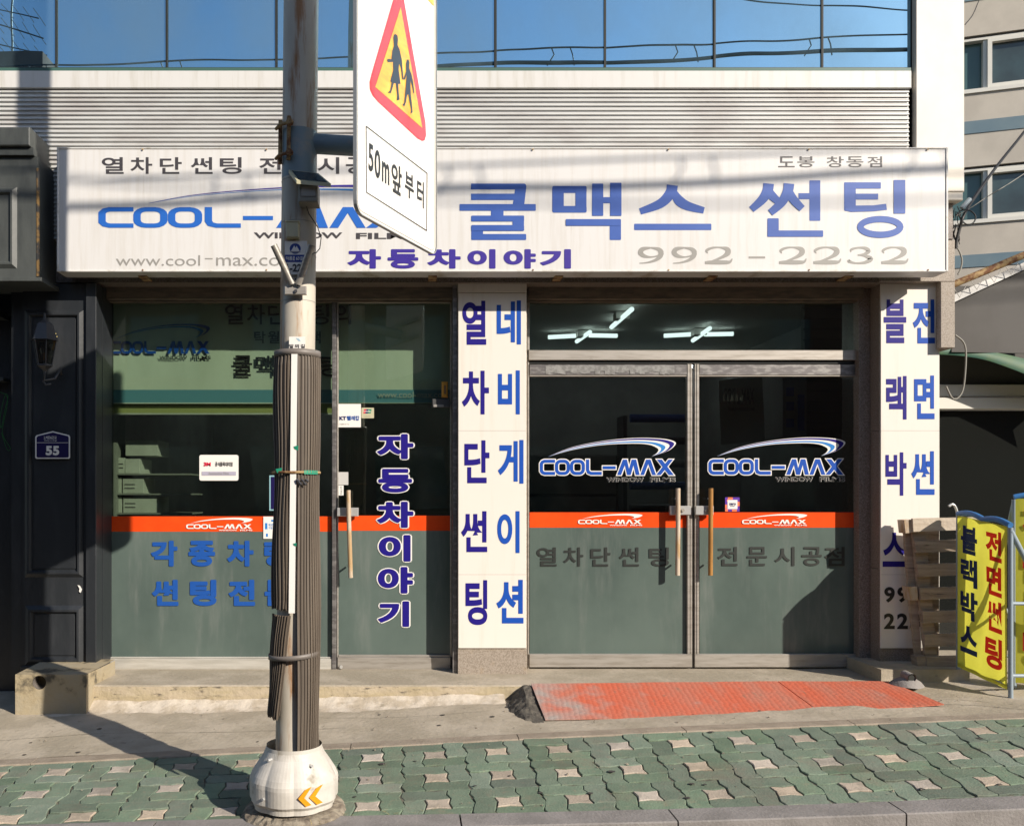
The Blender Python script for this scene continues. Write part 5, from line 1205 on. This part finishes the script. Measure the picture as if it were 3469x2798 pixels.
# text laid along the plate
def tletters(name, text_boxes, m, bold):
    f = MB()
    for ch, xa_, xb_, ya, yb2, in text_boxes:
        # xa_, xb_ image x of left/right; ya/yb2 image y of top/bottom at the left edge
        pa = TP.p(*a2(xa_, ya)); pbm = TP.p(*a2(xa_, yb2)); sA = (Vector((pa.x, pa.y, 0)) - o3).dot(dirv); pB = TP.p(*a2(xb_, ya)); sB = (Vector((pB.x, pB.y, 0)) - o3).dot(dirv)
        v, fc = glyph(ch, bold); xs = [q[0] for q in v]; ys = [q[1] for q in v]; a_, b_, c_, d_ = min(xs), max(xs), min(ys), max(ys)
        f.add([tp(sA + (q[0] - a_) / (b_ - a_) * (sB - sA), pbm.z + (q[1] - c_) / (d_ - c_) * (pa.z - pbm.z), .002) for q in v], fc)
    make(name, f, m, t)
tletters('sign_lettering', [('5', 162, 192, 892, 1065), ('0', 200, 236, 928, 1105), ('m', 246, 292, 1005, 1135), ('앞', 306, 370, 1008, 1195), ('부', 390, 445, 1068, 1225), ('터', 466, 508, 1115, 1282)], M['black'], .02)
tflat('yellow_corner', M['yelret'], [(528, -5), (572, -5), (572, 42)], .002)
ra, rb = pp(303, PR - .01, math.pi / 2), tp(.38, Z_(303, 4.2), -.03)
f = MB(); f.tube([ra, rb], .047, 20); make('arm', f, M['poleblue'], t)
f = MB(); 
for zz in (Z_(340, 4.2) , Z_(266, 4.2)): f.prism([tp(.05, zz, -.006), tp(wl - .05, zz, -.006), tp(wl - .05, zz + .04, -.006), tp(.05, zz + .04, -.006)], -TP.n * .025)
make('back_rail', f, M['signback'], t)
f = MB(); 
for u_, a_ in ((p4(128, 95), -1.2), (p4(200, 80), -.45)):
    z0_, z1_ = Z_(p4(0, 392)[1], PY), Z_(p4(0, 85)[1], PY)
    for k in range(1): f.tube([pp(p4(0, 392)[1], PR + .012, a_), pp(p4(0, 85)[1], PR + .012, a_)], .010, 6)
for vv in (p4(0, 138)[1], p4(0, 350)[1]):
    f.tube([pp(vv, PR + .03, -1.35), pp(vv, PR + .03, -.85), pp(vv, PR + .026, -.35)], .008, 8); f.tube([pp(vv, PR + .02, -.30), pp(vv, PR + .04, -.30)], .016, 8)
make('rusty_clamp', f, M['rust'], t)

# ================================================================== RAMP, LUMP, PIPE
def G(u, v, y): return W(u, v, y)
RT, RB = ST - .015, 5.56
def ramp(label, tl, tr_, br_, bl_, extra=None):
    pts = [tl, *(extra or []), tr_, br_, bl_] if False else [bl_, br_, tr_, tl]
    c = sum(pts, Vector()) / 4; t = thing('ramp_plate', label, 'ramp', c, 'orange steel ramp plates')
    f = MB(); nx, ny = 30, 6; vs = []; fs = []
    for i in range(nx + 1):
        for j in range(ny + 1):
            s, q = i / nx, j / ny; p = (bl_ * (1 - s) + br_ * s) * (1 - q) + (tl * (1 - s) + tr_ * s) * q
            vs.append(p + Vector((0, 0, .002 * pnoise(p * 4))))
    for i in range(nx):
        for j in range(ny): a = i * (ny + 1) + j; fs.append((a, a + ny + 1, a + ny + 2, a + 1))
    f.add(vs, fs); o = make('tread_plate', f, M['ramp'], t); m_ = o.modifiers.new('t', 'SOLIDIFY'); m_.thickness = .006; m_.offset = -1; return t
ramp('long worn orange steel ramp plate before the double doors', W(1116, 1436, RT), W(1633, 1431, RT), W(1724, 1497.5, RB), W(1146, 1512, RB))
ramp('short bright orange ramp plate at the right end near the pallet', W(1635, 1431, RT), W(1868, 1431, RT), W(1984, 1479, RB), W(1727, 1497.5, RB))
t = thing('cement_lump', 'dark pointed lump of cement at left end of orange ramp', 'lump', W(1110, 1480, 5.8))
base = [(c2(1018, 975), 5.95), (c2(1040, 1010), 5.82), (c2(1090, 1045), 5.68), (c2(1150, 1076), 5.56), (c2(1210, 1085), 5.52), (c2(1262, 1078), 5.53)]
edge_ = [(c2(1175, 850), RT), (c2(1200, 920), 5.95), (c2(1228, 1000), 5.75), (c2(1258, 1070), 5.58)]
f = MB(); B_ = [W(*q, y) - Vector((0, 0, .012)) for q, y in base]; E_ = [W(*q, y) for q, y in edge_]; ap = W(*c2(1128, 852), ST - .0); ap2 = W(*c2(1145, 935), 5.92) + Vector((0, -.02, .015)); tip = W(*c2(1060, 920), ST)
vs = B_ + E_ + [ap, ap2, tip]; iA = len(B_) + len(E_); e0 = len(B_)
fs = [(iA, iA + 1, e0), (e0, iA + 1, e0 + 1), (e0 + 1, iA + 1, e0 + 2), (e0 + 2, iA + 1, e0 + 3), (e0 + 3, iA + 1, 4), (e0 + 3, 4, 5), (4, iA + 1, 3), (3, iA + 1, 2), (2, iA + 1, 1), (1, iA + 1, iA + 2), (iA + 1, iA, iA + 2), (0, 1, iA + 2)]
f.add(vs, fs, True); o = make('lump_body', f, M['lump'], t); o.modifiers.new('s', 'SUBSURF').levels = 0
s_ = o.modifiers['s']; s_.subdivision_type = 'SIMPLE'; s_.levels = 4; s_.render_levels = 4
dt = bpy.data.textures.new('lump', 'CLOUDS'); dt.noise_scale = .05; dm = o.modifiers.new('d', 'DISPLACE'); dm.texture = dt; dm.strength = .022; dm.texture_coords = 'GLOBAL'
pcn = W(*c3(1420, 800), 6.0)
t = thing('drain_spout', 'mortared drain spout in the ground by the right pillar', 'drain', pcn)
f = MB(); f.lathe([(.11, -.03), (.09, -.006), (.065, .012), (.04, .024), (.02, .027)], pcn + Vector((0, .03, -.035)), 22, True); f.v = [q + Vector((0, 0, .012 * pnoise(q * 15))) for q in f.v]; make('mortar', f, M['kerb'], t)
f = MB(); f.tube([pcn + Vector((.004, -.035, -.004)), pcn + Vector((0, .05, .004))], .03, 16, False); make('pipe', f, M['kerb'], t)
f = MB(); f.tube([pcn + Vector((.004, -.028, -.004)), pcn + Vector((0, .05, .004))], .021, 16); make('painted_bore_shade', f, M['gap'], t)  # black plug painted in for the shade inside the pipe
f = MB(); f.box(X_(1852, 6.2), X_(2010, 6.35), 6.2, 6.9, .1, Z_(1398, 6.35)); o = make('rear_kerb_block', f, M['concrete']); o["kind"] = "structure"

# ================================================================== PALLET
PP = Plane(X_(1905, 6.42), 6.42, 1, -.14)
t = thing('wooden_pallet', 'weathered wooden pallet leaning on the right pillar behind yellow banner', 'pallet', W(1960, 1408, 6.3))
def slat(nm, q, m, y0, th, lab=None):
    pl_ = Plane(X_(1905, y0), y0, 1, -.14); f = MB(); P_ = [pl_.p(*e1(*k)) for k in q]; f.prism(P_, Vector((0, th, 0))); make(nm, f, m, t, lab)
# back stringers first, then blocks, then front boards
slat('stringer', [(30, 258), (98, 256), (165, 1320), (205, 1420), (135, 1420), (125, 1330), (72, 880)], M['wood'], 6.40, .03)
slat('stringer', [(95, 345), (195, 345), (300, 1420), (205, 1420)], M['wood'], 6.37, .025)
slat('back_board', [(190, 345), (305, 340), (300, 1420), (215, 1420)], M['wood'], 6.43, .02)
slat('end_block', [(30, 258), (98, 254), (104, 355), (42, 362)], M['handle'], 6.35, .09)
slat('end_block', [(66, 782), (132, 780), (140, 885), (84, 888)], M['handle'], 6.35, .09)
for i, (y0_, y1_, xl) in enumerate(((240, 350, 98), (412, 516, 116), (598, 704, 136), (780, 884, 157), (968, 1068, 176), (1145, 1254, 190), (1322, 1424, 205))):
    xr = 640
    slat('pallet_board', [(xl, y0_ + (10 if i % 2 else 6)), (xr, y0_ - 6), (xr, y1_ - 20), (xl + 6, y1_)], M['woodsunlit'] if i == 0 else M['wood'], 6.335, .022, 'pale top board of the pallet with sunlight painted in' if i == 0 else None)
slat('foot_block', [(128, 1330), (205, 1325), (205, 1424), (140, 1416)], M['wood'], 6.34, .08)

# ================================================================== BANNER STANDS
def stand(label, P0, P1, zb0, zb1, h, texts, zf, leg):
    """cloth on a pipe frame running from P0 (far) to P1 (near)"""
    P0, P1 = Vector((*P0, zb0)), Vector((*P1, zb1)); d = P1 - P0; d0 = Vector((d.x, d.y, 0)); up = Vector((0, 0, 1)); nrm = d0.cross(up).normalized()
    if nrm.dot(-P1) < 0: nrm = -nrm
    t = thing('banner_stand', label, 'banner stand', (P0 + P1) / 2, 'yellow banner stands')
    f = MB(); vs = []; fs = []; nx, nz = 28, 20
    for i in range(nx + 1):
        for j in range(nz + 1):
            s, q = i / nx, j / nz; base_ = P0 + d * (s * .955 + .01); amp = .008 * math.sin(s * 5 + q * 3) + .007 * math.sin(s * 11 - q * 5 + 1)
            vs.append(base_ + up * (.035 + (h - .03) * q) + nrm * (.012 + amp * (1 - abs(2 * s - 1))))
    for i in range(nx):
        for j in range(nz): a = i * (nz + 1) + j; fs.append((a, a + nz + 1, a + nz + 2, a + 1))
    f.add(vs, fs, True); cl_ = make('banner_cloth', f, M['yellow'], t)
    for ch, s0, s1, q0, q1, m in texts:
        f = MB(); v, fc = glyph(ch, .04); xs = [q[0] for q in v]; ys = [q[1] for q in v]; a_, b_, c_, d_ = min(xs), max(xs), min(ys), max(ys); P_ = []
        for q in v:
            s = s0 + (q[0] - a_) / (b_ - a_) * (s1 - s0); qq = q0 + (q[1] - c_) / (d_ - c_) * (q1 - q0); amp = .008 * math.sin(s * 5 + qq * 3) + .007 * math.sin(s * 11 - qq * 5 + 1)
            P_.append(P0 + d * (s * .955 + .01) + up * (.035 + (h - .03) * qq) + nrm * (.021 + amp * (1 - abs(2 * s - 1))))
        f.add(P_, fc); make('banner_lettering', f, m, cl_)
    f = MB(); f.tube([P0, P0 + up * h], .014, 10); make('frame_post', f, M['greypipe'], t); f = MB(); f.tube([P1 - up * .04, P1 + up * h], .0145, 12); make('frame_post', f, M['greypipe'], t)
    f = MB(); f.tube([P0 + up * .06, P1 + up * .06], .010, 8); make('bottom_bar', f, M['greypipe'], t)
    f = MB(); bump_ = []
    for k in range(17): s = k / 16; bump_.append(P0 + d * s + up * (h + .014 + .02 * abs(math.sin(s * 2 * math.pi))))
    f.tube(bump_, .019, 12); make('blue_top_pipe', f, M['bluepipe'], t)
    # rear legs and stretchers
    lg = Vector(leg); f = MB(); f.tube([P1 + up * (h - .02), P1 + lg], .017, 10); f.tube([P0 + up * (h - .02), P0 + lg], .014, 10); make('rear_leg', f, M['greypipe'], t)
    f = MB()
    for q in (.55, .12): a = P1 + up * (h * q); b = P1 + lg * (1 - q) + up * (h * q); f.tube([a, b], .012, 8)
    f.tube([P0 + lg * .88 + up * (.12 * h), P1 + lg * .88 + up * (.12 * h)], .012, 8); make('stretcher', f, M['greypipe'], t)
    return t
k1, k2 = M['blueprint'], M['redprint']
tx = []
for i, (c, q0, q1) in enumerate((('블', .765, .945), ('랙', .555, .735), ('박', .34, .525), ('스', .12, .30))): tx.append((c, .10, .44, q0, q1, k1))
for i, (c, q0, q1) in enumerate((('전', .765, .955), ('면', .55, .735), ('썬', .325, .52), ('팅', .095, .29))): tx.append((c, .60, .93, q0, q1, k2))
P0 = W(2014, 1410, 6.22); P1 = W(2124, 1462, 5.74)
stand('yellow banner stand with blue and red letters in front of pallet', (P0.x, P0.y), (P1.x, P1.y), P0.z, P1.z, Z_(1078, 6.22) - P0.z - .02, tx, 0, (.62, .10, -.02))
P2 = P0 + Vector((.62, -.02, 0)); P3_ = P1 + Vector((.60, .10, 0))
tx2 = [(c, .08, .44, q0, q1, k2) for c, q0, q1 in (('전', .765, .955), ('면', .55, .735), ('썬', .325, .52), ('팅', .095, .29))]
stand('second yellow banner stand with red letters cut by right edge', (X_(2131, 5.95), 5.95), (X_(2330, 5.75), 5.75), .27, .27, 1.25, tx2, 0, (.1, .55, -.02))
# curved chrome rail end behind
o = make('chrome_rail', MB().tube([W(*e1(*q), 7.0) for q in smoothpts([(380, 150), (410, 135), (435, 165), (448, 232), (448, 400)], 4)], .010, 10), M['chrome']); tag(o, 'curved chrome rail end behind the yellow banner stand', 'rail')

# ================================================================== NEIGHBOUR SHOP ON THE RIGHT (set back)
RY = 7.35
R_ = thing('side_shopfront', 'set back shopfront with green arched canopy and white aluminium transom', 'building', W(2080, 1400, RY))
ur = 2500
f = MB(); f.box(X_(1960, RY), X_(ur, RY), RY + .03, RY + .3, 0, Z_(862, RY)); make('dark_glazing', f, mat('dark_shop_glass', (.012, .013, .012), .08, spec=.5), R_)
f = MB(); f.bbox(X_(1960, RY), X_(ur, RY), RY - .03, RY + .06, Z_(834, RY), Z_(809, RY), .004); f.bbox(X_(1960, RY), X_(ur, RY), RY - .05, RY + .06, Z_(861, RY), Z_(837, RY), .004); make('aluminium_transom', f, M['pvc'], R_)
f = MB(); f.box(X_(1960, RY), X_(ur, RY), RY + .02, RY + .3, Z_(833, RY), Z_(600, RY)); make('grey_upper_wall', f, M['tarp'], R_)
f = MB(); vs = []; fs = []; cx_, rr_ = 2010, 0
arc = smoothpts([b3(1600, 452), b3(1750, 462), b3(1900, 478), b3(2050, 505), b3(2200, 545), b3(2400, 620), b3(2600, 720)], 6); arc2 = smoothpts([b3(1600, 500), b3(1750, 510), b3(1900, 535), b3(2050, 585), b3(2200, 645), b3(2400, 740), b3(2600, 850)], 6)
n = len(arc)
vs = [W(*q, RY - .35) for q in arc] + [W(*q, RY - .33) for q in arc2] + [Vector((W(*q, RY - .35).x, RY + .02, W(*q, RY - .35).z + .05)) for q in arc]
f.add(vs, [(k, k + 1, n + k + 1, n + k) for k in range(n - 1)] + [(k, 2 * n + k, 2 * n + k + 1, k + 1) for k in range(n - 1)], True); make('arched_canopy', f, M['awninggreen'], R_)
# tarpaulin awning with laced gutter
T_ = thing('laced_tarpaulin', 'grey tarpaulin sheet laced to a sloping steel bar at right edge', 'tarpaulin', W(2080, 640, 7.0))
f = MB(); f.prism([W(2000, 628, 7.0), W(2300, 488, 7.0), W(2300, 745, 7.0), W(2000, 740, 7.0)], Vector((0, .02, 0))); make('sheet', f, M['tarp'], T_)
f = MB(); f.tube([W(1990, 604, 6.9), W(2300, 475, 6.9)], .028, 10); make('steel_bar', f, M['rust'], T_)
f = MB(); f.prism([W(2000, 622, 6.95), W(2300, 484, 6.95), W(2300, 498, 6.95), W(2000, 638, 6.95)], Vector((0, .01, 0))); make('hem', f, M['band'], T_)
f = MB()
for k in range(8):
    s = k / 8; a = Vector((2005 + 290 * s, 607 - 125 * s)); f.tube([W(a.x, a.y, 6.88), W(a.x + 12, a.y + 18, 6.92), W(a.x + 26, a.y - 8, 6.88)], .003, 5)
make('lacing', f, M['white'], T_)
# far apartment block, turned a little towards us
FB = Plane(X_(2000, 14), 14, .954, -.301)
FBt = thing('apartment_block', 'beige apartment block with blue bands and sliding windows at upper right', 'building', (FB.x, FB.y, 0))
dv = Vector((FB.dx, FB.dy, 0)); bk = -FB.n
def fz(v, u=2029): return FB.p(u, v).z
def fs_(u, v=300): p = FB.p(u, v); return (Vector((p.x, p.y, 0)) - Vector((FB.x, FB.y, 0))).dot(dv)
def fbox(mb, s0, s1, z0, z1, o0, o1):
    P_ = lambda s, z, o: Vector((FB.x, FB.y, 0)) + dv * s + FB.n * o + Vector((0, 0, z))
    mb.prism([P_(s0, z0, o1), P_(s1, z0, o1), P_(s1, z1, o1), P_(s0, z1, o1)], FB.n * (o0 - o1))
sA, sB = fs_(1990) - 2.0, fs_(2152) + 9
f = MB(); zz = [0, fz(462) - .0, fz(356), fz(189), fz(80), fz(80) + 4]
fbox(f, sA, sB, 0, fz(468), -3, 0); fbox(f, sA, sB, fz(352), fz(196), -3, 0); fbox(f, sA, sB, fz(78), fz(78) + 5, -3, 0); fbox(f, sA, sB, fz(468), fz(352), -3, -.25); fbox(f, sA, sB, fz(196), fz(78), -3, -.25)
make('wall', f, M['farwall'], FBt)
f = MB(); fbox(f, sA, sB, fz(283), fz(257), 0, .012); fbox(f, sA, sB, fz(563), fz(537), 0, .012); fbox(f, sA, sB, fz(5), fz(-22), 0, .012); make('blue_band', f, M['farblue'], FBt)
for (vt, vb_) in ((82, 190), (356, 463)):
    f = MB(); z0_, z1_ = fz(vb_ + 1), fz(vt)
    e = [fs_(2029) - .5, fs_(2073), fs_(2083), fs_(2230)]
    fbox(f, e[0] - .1, e[3] + .2, z0_ - .06, z0_, -.1, .03); fbox(f, e[0] - .1, e[3] + .2, z1_ - .04, z1_, -.15, -.03)
    fbox(f, e[1] - .03, e[1] + .05, z0_, z1_ - .04, -.16, -.05); fbox(f, e[2] - .04, e[2] + .02, z0_, z1_ - .04, -.12, -.02); fbox(f, e[2] + .02, e[3], z0_, z0_ + .07, -.12, -.02); fbox(f, e[2] + .02, e[3], z1_ - .09, z1_ - .04, -.12, -.02)
    wo = make('window', f, M['pvc'], FBt)
    f = MB(); fbox(f, e[0] - .1, e[1] - .03, z0_, z1_ - .04, -.2, -.14); make('pane', f, mat('far_green_glass', (.07, .13, .13), .12), wo)
    f = MB(); fbox(f, e[2] + .02, e[3], z0_ + .07, z1_ - .09, -.2, -.1); make('pane', f, M['farglass'], wo)
# cables at the right corner
def cab(label, pts, r, m, name='cable', y=6.5):
    o = make(name, MB().tube([W(*e2(p[0], p[1]), y + (p[2] if len(p) > 2 else 0)) for p in smoothpts([(*q, 0) if len(q) == 2 else q for q in pts], 5)], r, 7), m); tag(o, label, 'cable'); return o
cab('thick black cable sweeping down from right edge to the corner', [(720, 630, 1.2), (640, 735, .9), (520, 885, .5), (400, 1050, .2), (340, 1150, 0), (318, 1220, 0), (300, 1290, 0), (298, 1330, 0)], .011, M['cable'])
cab('second black cable twisted along the thick one', [(720, 640, 1.2), (600, 790, .8), (500, 915, .5), (400, 1060, .2), (352, 1130, 0), (310, 1240, 0), (296, 1300, 0)], .006, M['cable'])
cab('coiled black loop of cable at the building corner', [(300, 1150), (330, 1125), (375, 1128), (402, 1158), (390, 1192), (355, 1200), (325, 1175), (310, 1140)], .005, M['cable'])
cab('thin pale wire rising to the right from the corner', [(300, 1155), (380, 1110), (470, 1050), (570, 990), (700, 905, .8)], .003, M['cablegrey'])
cab('thin wire hanging at the top by the cream column', [(430, -20), (410, 30), (385, 85), (345, 135)], .004, M['cable'], y=7.2)
cab('short pale cable dropping below the corner tangle', [(300, 1320), (318, 1350), (330, 1395), (322, 1440), (308, 1468)], .006, M['cablegrey'])
o = make('cable', MB().tube([W(*b3(p, q_), 6.72) for p, q_ in smoothpts([(1712, 380), (1760, 420), (1778, 480), (1775, 600), (1760, 720), (1725, 775), (1690, 770), (1655, 700)], 5)], .0065, 7), M['cablegrey']); tag(o, 'long grey cable loop hanging beside the right pillar', 'cable')
t = thing('cable_clamp', 'small grey cable clamp on the thick black cable', 'clamp', W(*e2(350, 1090), 6.5)); f = MB(); a = W(*e2(328, 1115), 6.5); b = W(*e2(372, 1065), 6.5); f.tube([a, b], .017, 6); make('clamp_body', f, M['greypipe'], t)
f = MB()
for k in range(16):
    a = Vector((random.uniform(262, 322), random.uniform(1085, 1260))); b = a + Vector((random.uniform(-20, 25), random.uniform(20, 60))); c_ = b + Vector((random.uniform(-20, 20), random.uniform(0, 40))); f.tube([W(*e2(*q), 6.52 + random.uniform(-.03, .03)) for q in smoothpts([tuple(a), tuple(b), tuple(c_)], 4)], .003, 5)
o = make('wire_tangle', f, M['cable']); tag(o, 'tangle of short black wires at the sign right end', 'wires')
# ================================================================== STREET CABLES (cast the shadows on the sign, mirrored in the upper windows)
def street_cable(label, pts, r, m):
    o = make('street_cable', MB().tube(smoothpts(pts, 6), r, 8), m); tag(o, label, 'cable'); return o
CYw = 1.76
def cz(x): return 6.95 + (.039 if x > 2.3 else .03) * (x - 2.3)
street_cable('thick bundled street cable mirrored in the upper windows', [(x, CYw, cz(x) + .02 * math.sin(x * 1.7)) for x in range(-10, 18)], .024, mat('sheathed_cable', (.05, .055, .06), .5))
street_cable('thin carrier wire above the bundled street cable', [(x, CYw, cz(x) + .17) for x in range(-10, 18)], .011, M['cable'])
f = MB()
for k in range(15):
    x = -9.6 + 1.62 * k
    for dx in (0, .22): f.tube([(x + dx, CYw, cz(x) + .17), (x + dx + .03, CYw, cz(x) + .09), (x + dx + (.05 if dx else -.05), CYw, cz(x) - .03)], .008, 5)
o = make('cable_hangers', f, M['cable']); tag(o, 'wire hangers between carrier wire and bundled cable', 'hangers')
street_cable('single thin wire high over the street at right', [(x, -1.0, 9.6 - .07 * x + .01 * (x - 6) ** 2) for x in range(-2, 18)], .012, M['cable'])
# ================================================================== OPPOSITE SIDE OF THE STREET (seen only mirrored in glass)
OB = thing('opposite_building', 'low brick building across the street, mirrored dimly in the door glass', 'building', (2, -10, 0))
f = MB(); f.box(-40, 40, -14, -10, -.4, 8.0); make('wall', f, M['brickfar'], OB)
wf0 = None
for i in range(-9, 12):
    for j in range(2):
        if wf0 is None:
            f = MB(); f.box(-.9, .9, -.0, .06, 0, 1.6); f.v = [q + Vector((i * 3.2, -10, 1.2 + j * 3.4)) for q in f.v]; wf0 = make('window', f, M['farglass'], OB); wb = (i, j)
        else: c_ = wf0.copy(); COL.objects.link(c_); c_.location += Vector(((i - wb[0]) * 3.2, 0, (j - wb[1]) * 3.4))
OT = thing('rooftop_block', 'dark rooftop block with television antenna mirrored at upper left', 'building', (-11, -10, 8))
f = MB(); f.box(-30, X_(93, 22.9), -14, -9.98, -.4, Z_(103, 22.9)); make('wall', f, M['brickfar'], OT)
ax = X_(5, 22.9); zr = Z_(100, 22.9)
f = MB(); f.tube([(ax, -10.5, zr - .2), (ax, -10.5, zr + 2.6)], .03, 8)
for k, z in enumerate((.35, .8, 1.2, 1.9)):
    f.tube([(ax - .6, -10.5, zr + z + .1), (ax + 1.0 - k * .1, -10.5, zr + z - .25)], .015, 6)
    for s in range(5): xx = ax - .4 + s * .3; f.tube([(xx, -10.9, zr + z + .05 - s * .06), (xx, -10.1, zr + z + .05 - s * .06)], .009, 5)
make('antenna', f, M['iron'], OT)
# ================================================================== LITTER AND WEEDS
t = MB(); 
for k in range(70):
    if k < 40: a = random.uniform(.6, 2.4); x, y = gc.x + .25 * math.cos(-a), gc.y + .235 * math.sin(-a)
    else: x = random.choice([X_(c2(500, 0)[0], 4.4), X_(c2(320, 0)[0], 4.4), X_(c2(60, 0)[0], 4.4)]) + random.uniform(-.05, .05); y = yk(x) + random.uniform(0, .06)
    z = zk(x) + .008; d = Vector((random.uniform(-1, 1), random.uniform(-1, .4), random.uniform(.1, .5))).normalized() * random.uniform(.015, .05); p = Vector((x, y, z)); s_ = d.cross(Vector((0, 0, 1))).normalized() * .0015
    t.add([p - s_, p + s_, p + d], [(0, 1, 2)])
o = make('dry_weeds', t, M['weeds']); o["kind"] = "stuff"; o["label"] = "dry straw and weeds in the joints by the pole base"
t = MB()
for k in range(160):
    x = random.uniform(-2.6, 4.2); y = random.uniform(4.3, 6.0); z = (zpav(x, y) if y < yb(x) else zap(x, y)) + .004; r = random.choice([.003, .004, .006, .009]); a = random.uniform(0, 6)
    t.add([(x + r * math.cos(a + q), y + r * math.sin(a + q), z + .002 * (q > 2)) for q in (0, 1.5, 3.1, 4.6)] + [(x, y, z + r * .8)], [(0, 1, 4), (1, 2, 4), (2, 3, 4), (3, 0, 4)])
o = make('grit', t, M['soot']); o["kind"] = "stuff"; o["label"] = "small grit and crumbs scattered on the pavement"

# ------------------------------------------------------------------ more small things
f = MB()
for pu0, pu1 in ((963.4, 1105.8), (1851.4, 1974.2)):
    for v in (1207, 905): f.box(X_(pu0, PF), X_(pu1, PF), PF - .0006, PF - .0002, Z_(v + .5, PF), Z_(v, PF))
make('panel_seam', f, M['signgrey'], B)
for u in (300, 560, 1120, 1405, 1700, 1950):
    for v in (314.5, 568):
        a = W(u, v, SY - .006); f = MB(); f.tube([a, a + Vector((0, -.004, 0))], .006, 8); make('screw', f, M['rust'], S)
cab_ = thing('storage_cabinet', 'dim grey cabinet standing deep inside behind left door leaf', 'cabinet', (1.6, 9.2, TH))
f = MB(); f.bbox(1.1, 2.1, 9.0, 9.5, TH, 1.95, .01); make('case', f, M['room'], cab_)
for k in range(4): f = MB(); f.bbox(1.12, 2.08, 8.985, 9.0, TH + .05 + .42 * k, TH + .44 + .42 * k, .006); make('drawer', f, M['carton'], cab_)
rk = thing('film_roll_rack', 'rack of dark film rolls on the inner wall behind left door leaf', 'rack', (2.7, 9.6, TH))
f = MB(); f.box(2.3, 3.1, 9.6, 9.9, TH, TH + .06); f.box(2.3, 2.34, 9.6, 9.9, TH, 2.4); f.box(3.06, 3.1, 9.6, 9.9, TH, 2.4); make('rack_frame', f, M['iron'], rk)
for k in range(9): f = MB(); z = TH + .2 + .24 * k; f.tube([(2.36, 9.55, z), (3.04, 9.55, z)], .045, 10); make('film_roll', f, (M['carton'], M['signdark'], M['signblue'])[k % 3], rk)
ct = thing('counter_desk', 'low service counter inside behind the single door', 'counter', (.2, 9.0, TH))
f = MB(); f.bbox(-.6, .8, 8.8, 9.4, TH, 1.25, .01); make('counter_body', f, M['wood'], ct); f = MB(); f.bbox(-.65, .85, 8.75, 9.45, 1.25, 1.29, .005); make('counter_top', f, M['carton'], ct)
t = MB()
for k in range(46):
    x = random.uniform(-2.5, 4.0); y = random.uniform(4.35, 6.05); z = (zpav(x, y) + .0045) if y < yb(x) else apz(x, y) + .0035
    if yb(x) - .02 < y < yb(x) + .14: continue
    r = random.uniform(.008, .02); n = 9; t.add([(x + r * math.cos(q * 6.283 / n) * random.uniform(.8, 1.2), y + r * math.sin(q * 6.283 / n) * random.uniform(.8, 1.2), z) for q in range(n)], [list(range(n))])
o = make('gum_spots', t, mat('old_gum', (.055, .05, .045), .9)); o["kind"] = "stuff"; o["label"] = "dark flattened gum spots on pavers and concrete"
t = MB()
def crack(pts, wd):
    P_ = smoothpts(pts, 8); vs = []
    for i, (x, y) in enumerate(P_):
        y += .012 * pnoise(Vector((x * 14, 0, 2))); x += .01 * pnoise(Vector((y * 14, 5, 2))); z = apz(x, y) + .0035; w_ = wd * (.5 + .7 * abs(pnoise(Vector((x * 20, y * 20, 7)))))
        vs += [(x, y - w_, z), (x, y + w_, z)]
    t.add(vs, [(2 * i, 2 * i + 2, 2 * i + 3, 2 * i + 1) for i in range(len(P_) - 1)])
crack([(-2.6, 5.50), (-1.8, 5.56), (-1.0, 5.52), (-.4, 5.58)], .0022); crack([(3.3, 5.62), (3.55, 5.58), (3.8, 5.45), (4.3, 5.42)], .003); crack([(3.0, 5.9), (3.3, 5.75), (3.6, 5.68), (3.75, 5.5)], .0024); crack([(-.6, 5.8), (0, 5.76), (.5, 5.82)], .0018)
o = make('cracks', t, M['gap']); o["kind"] = "stuff"; o["label"] = "fine dark cracks across the concrete apron"
bpy.data.objects.remove(_to); bpy.data.scenes.remove(_ts)
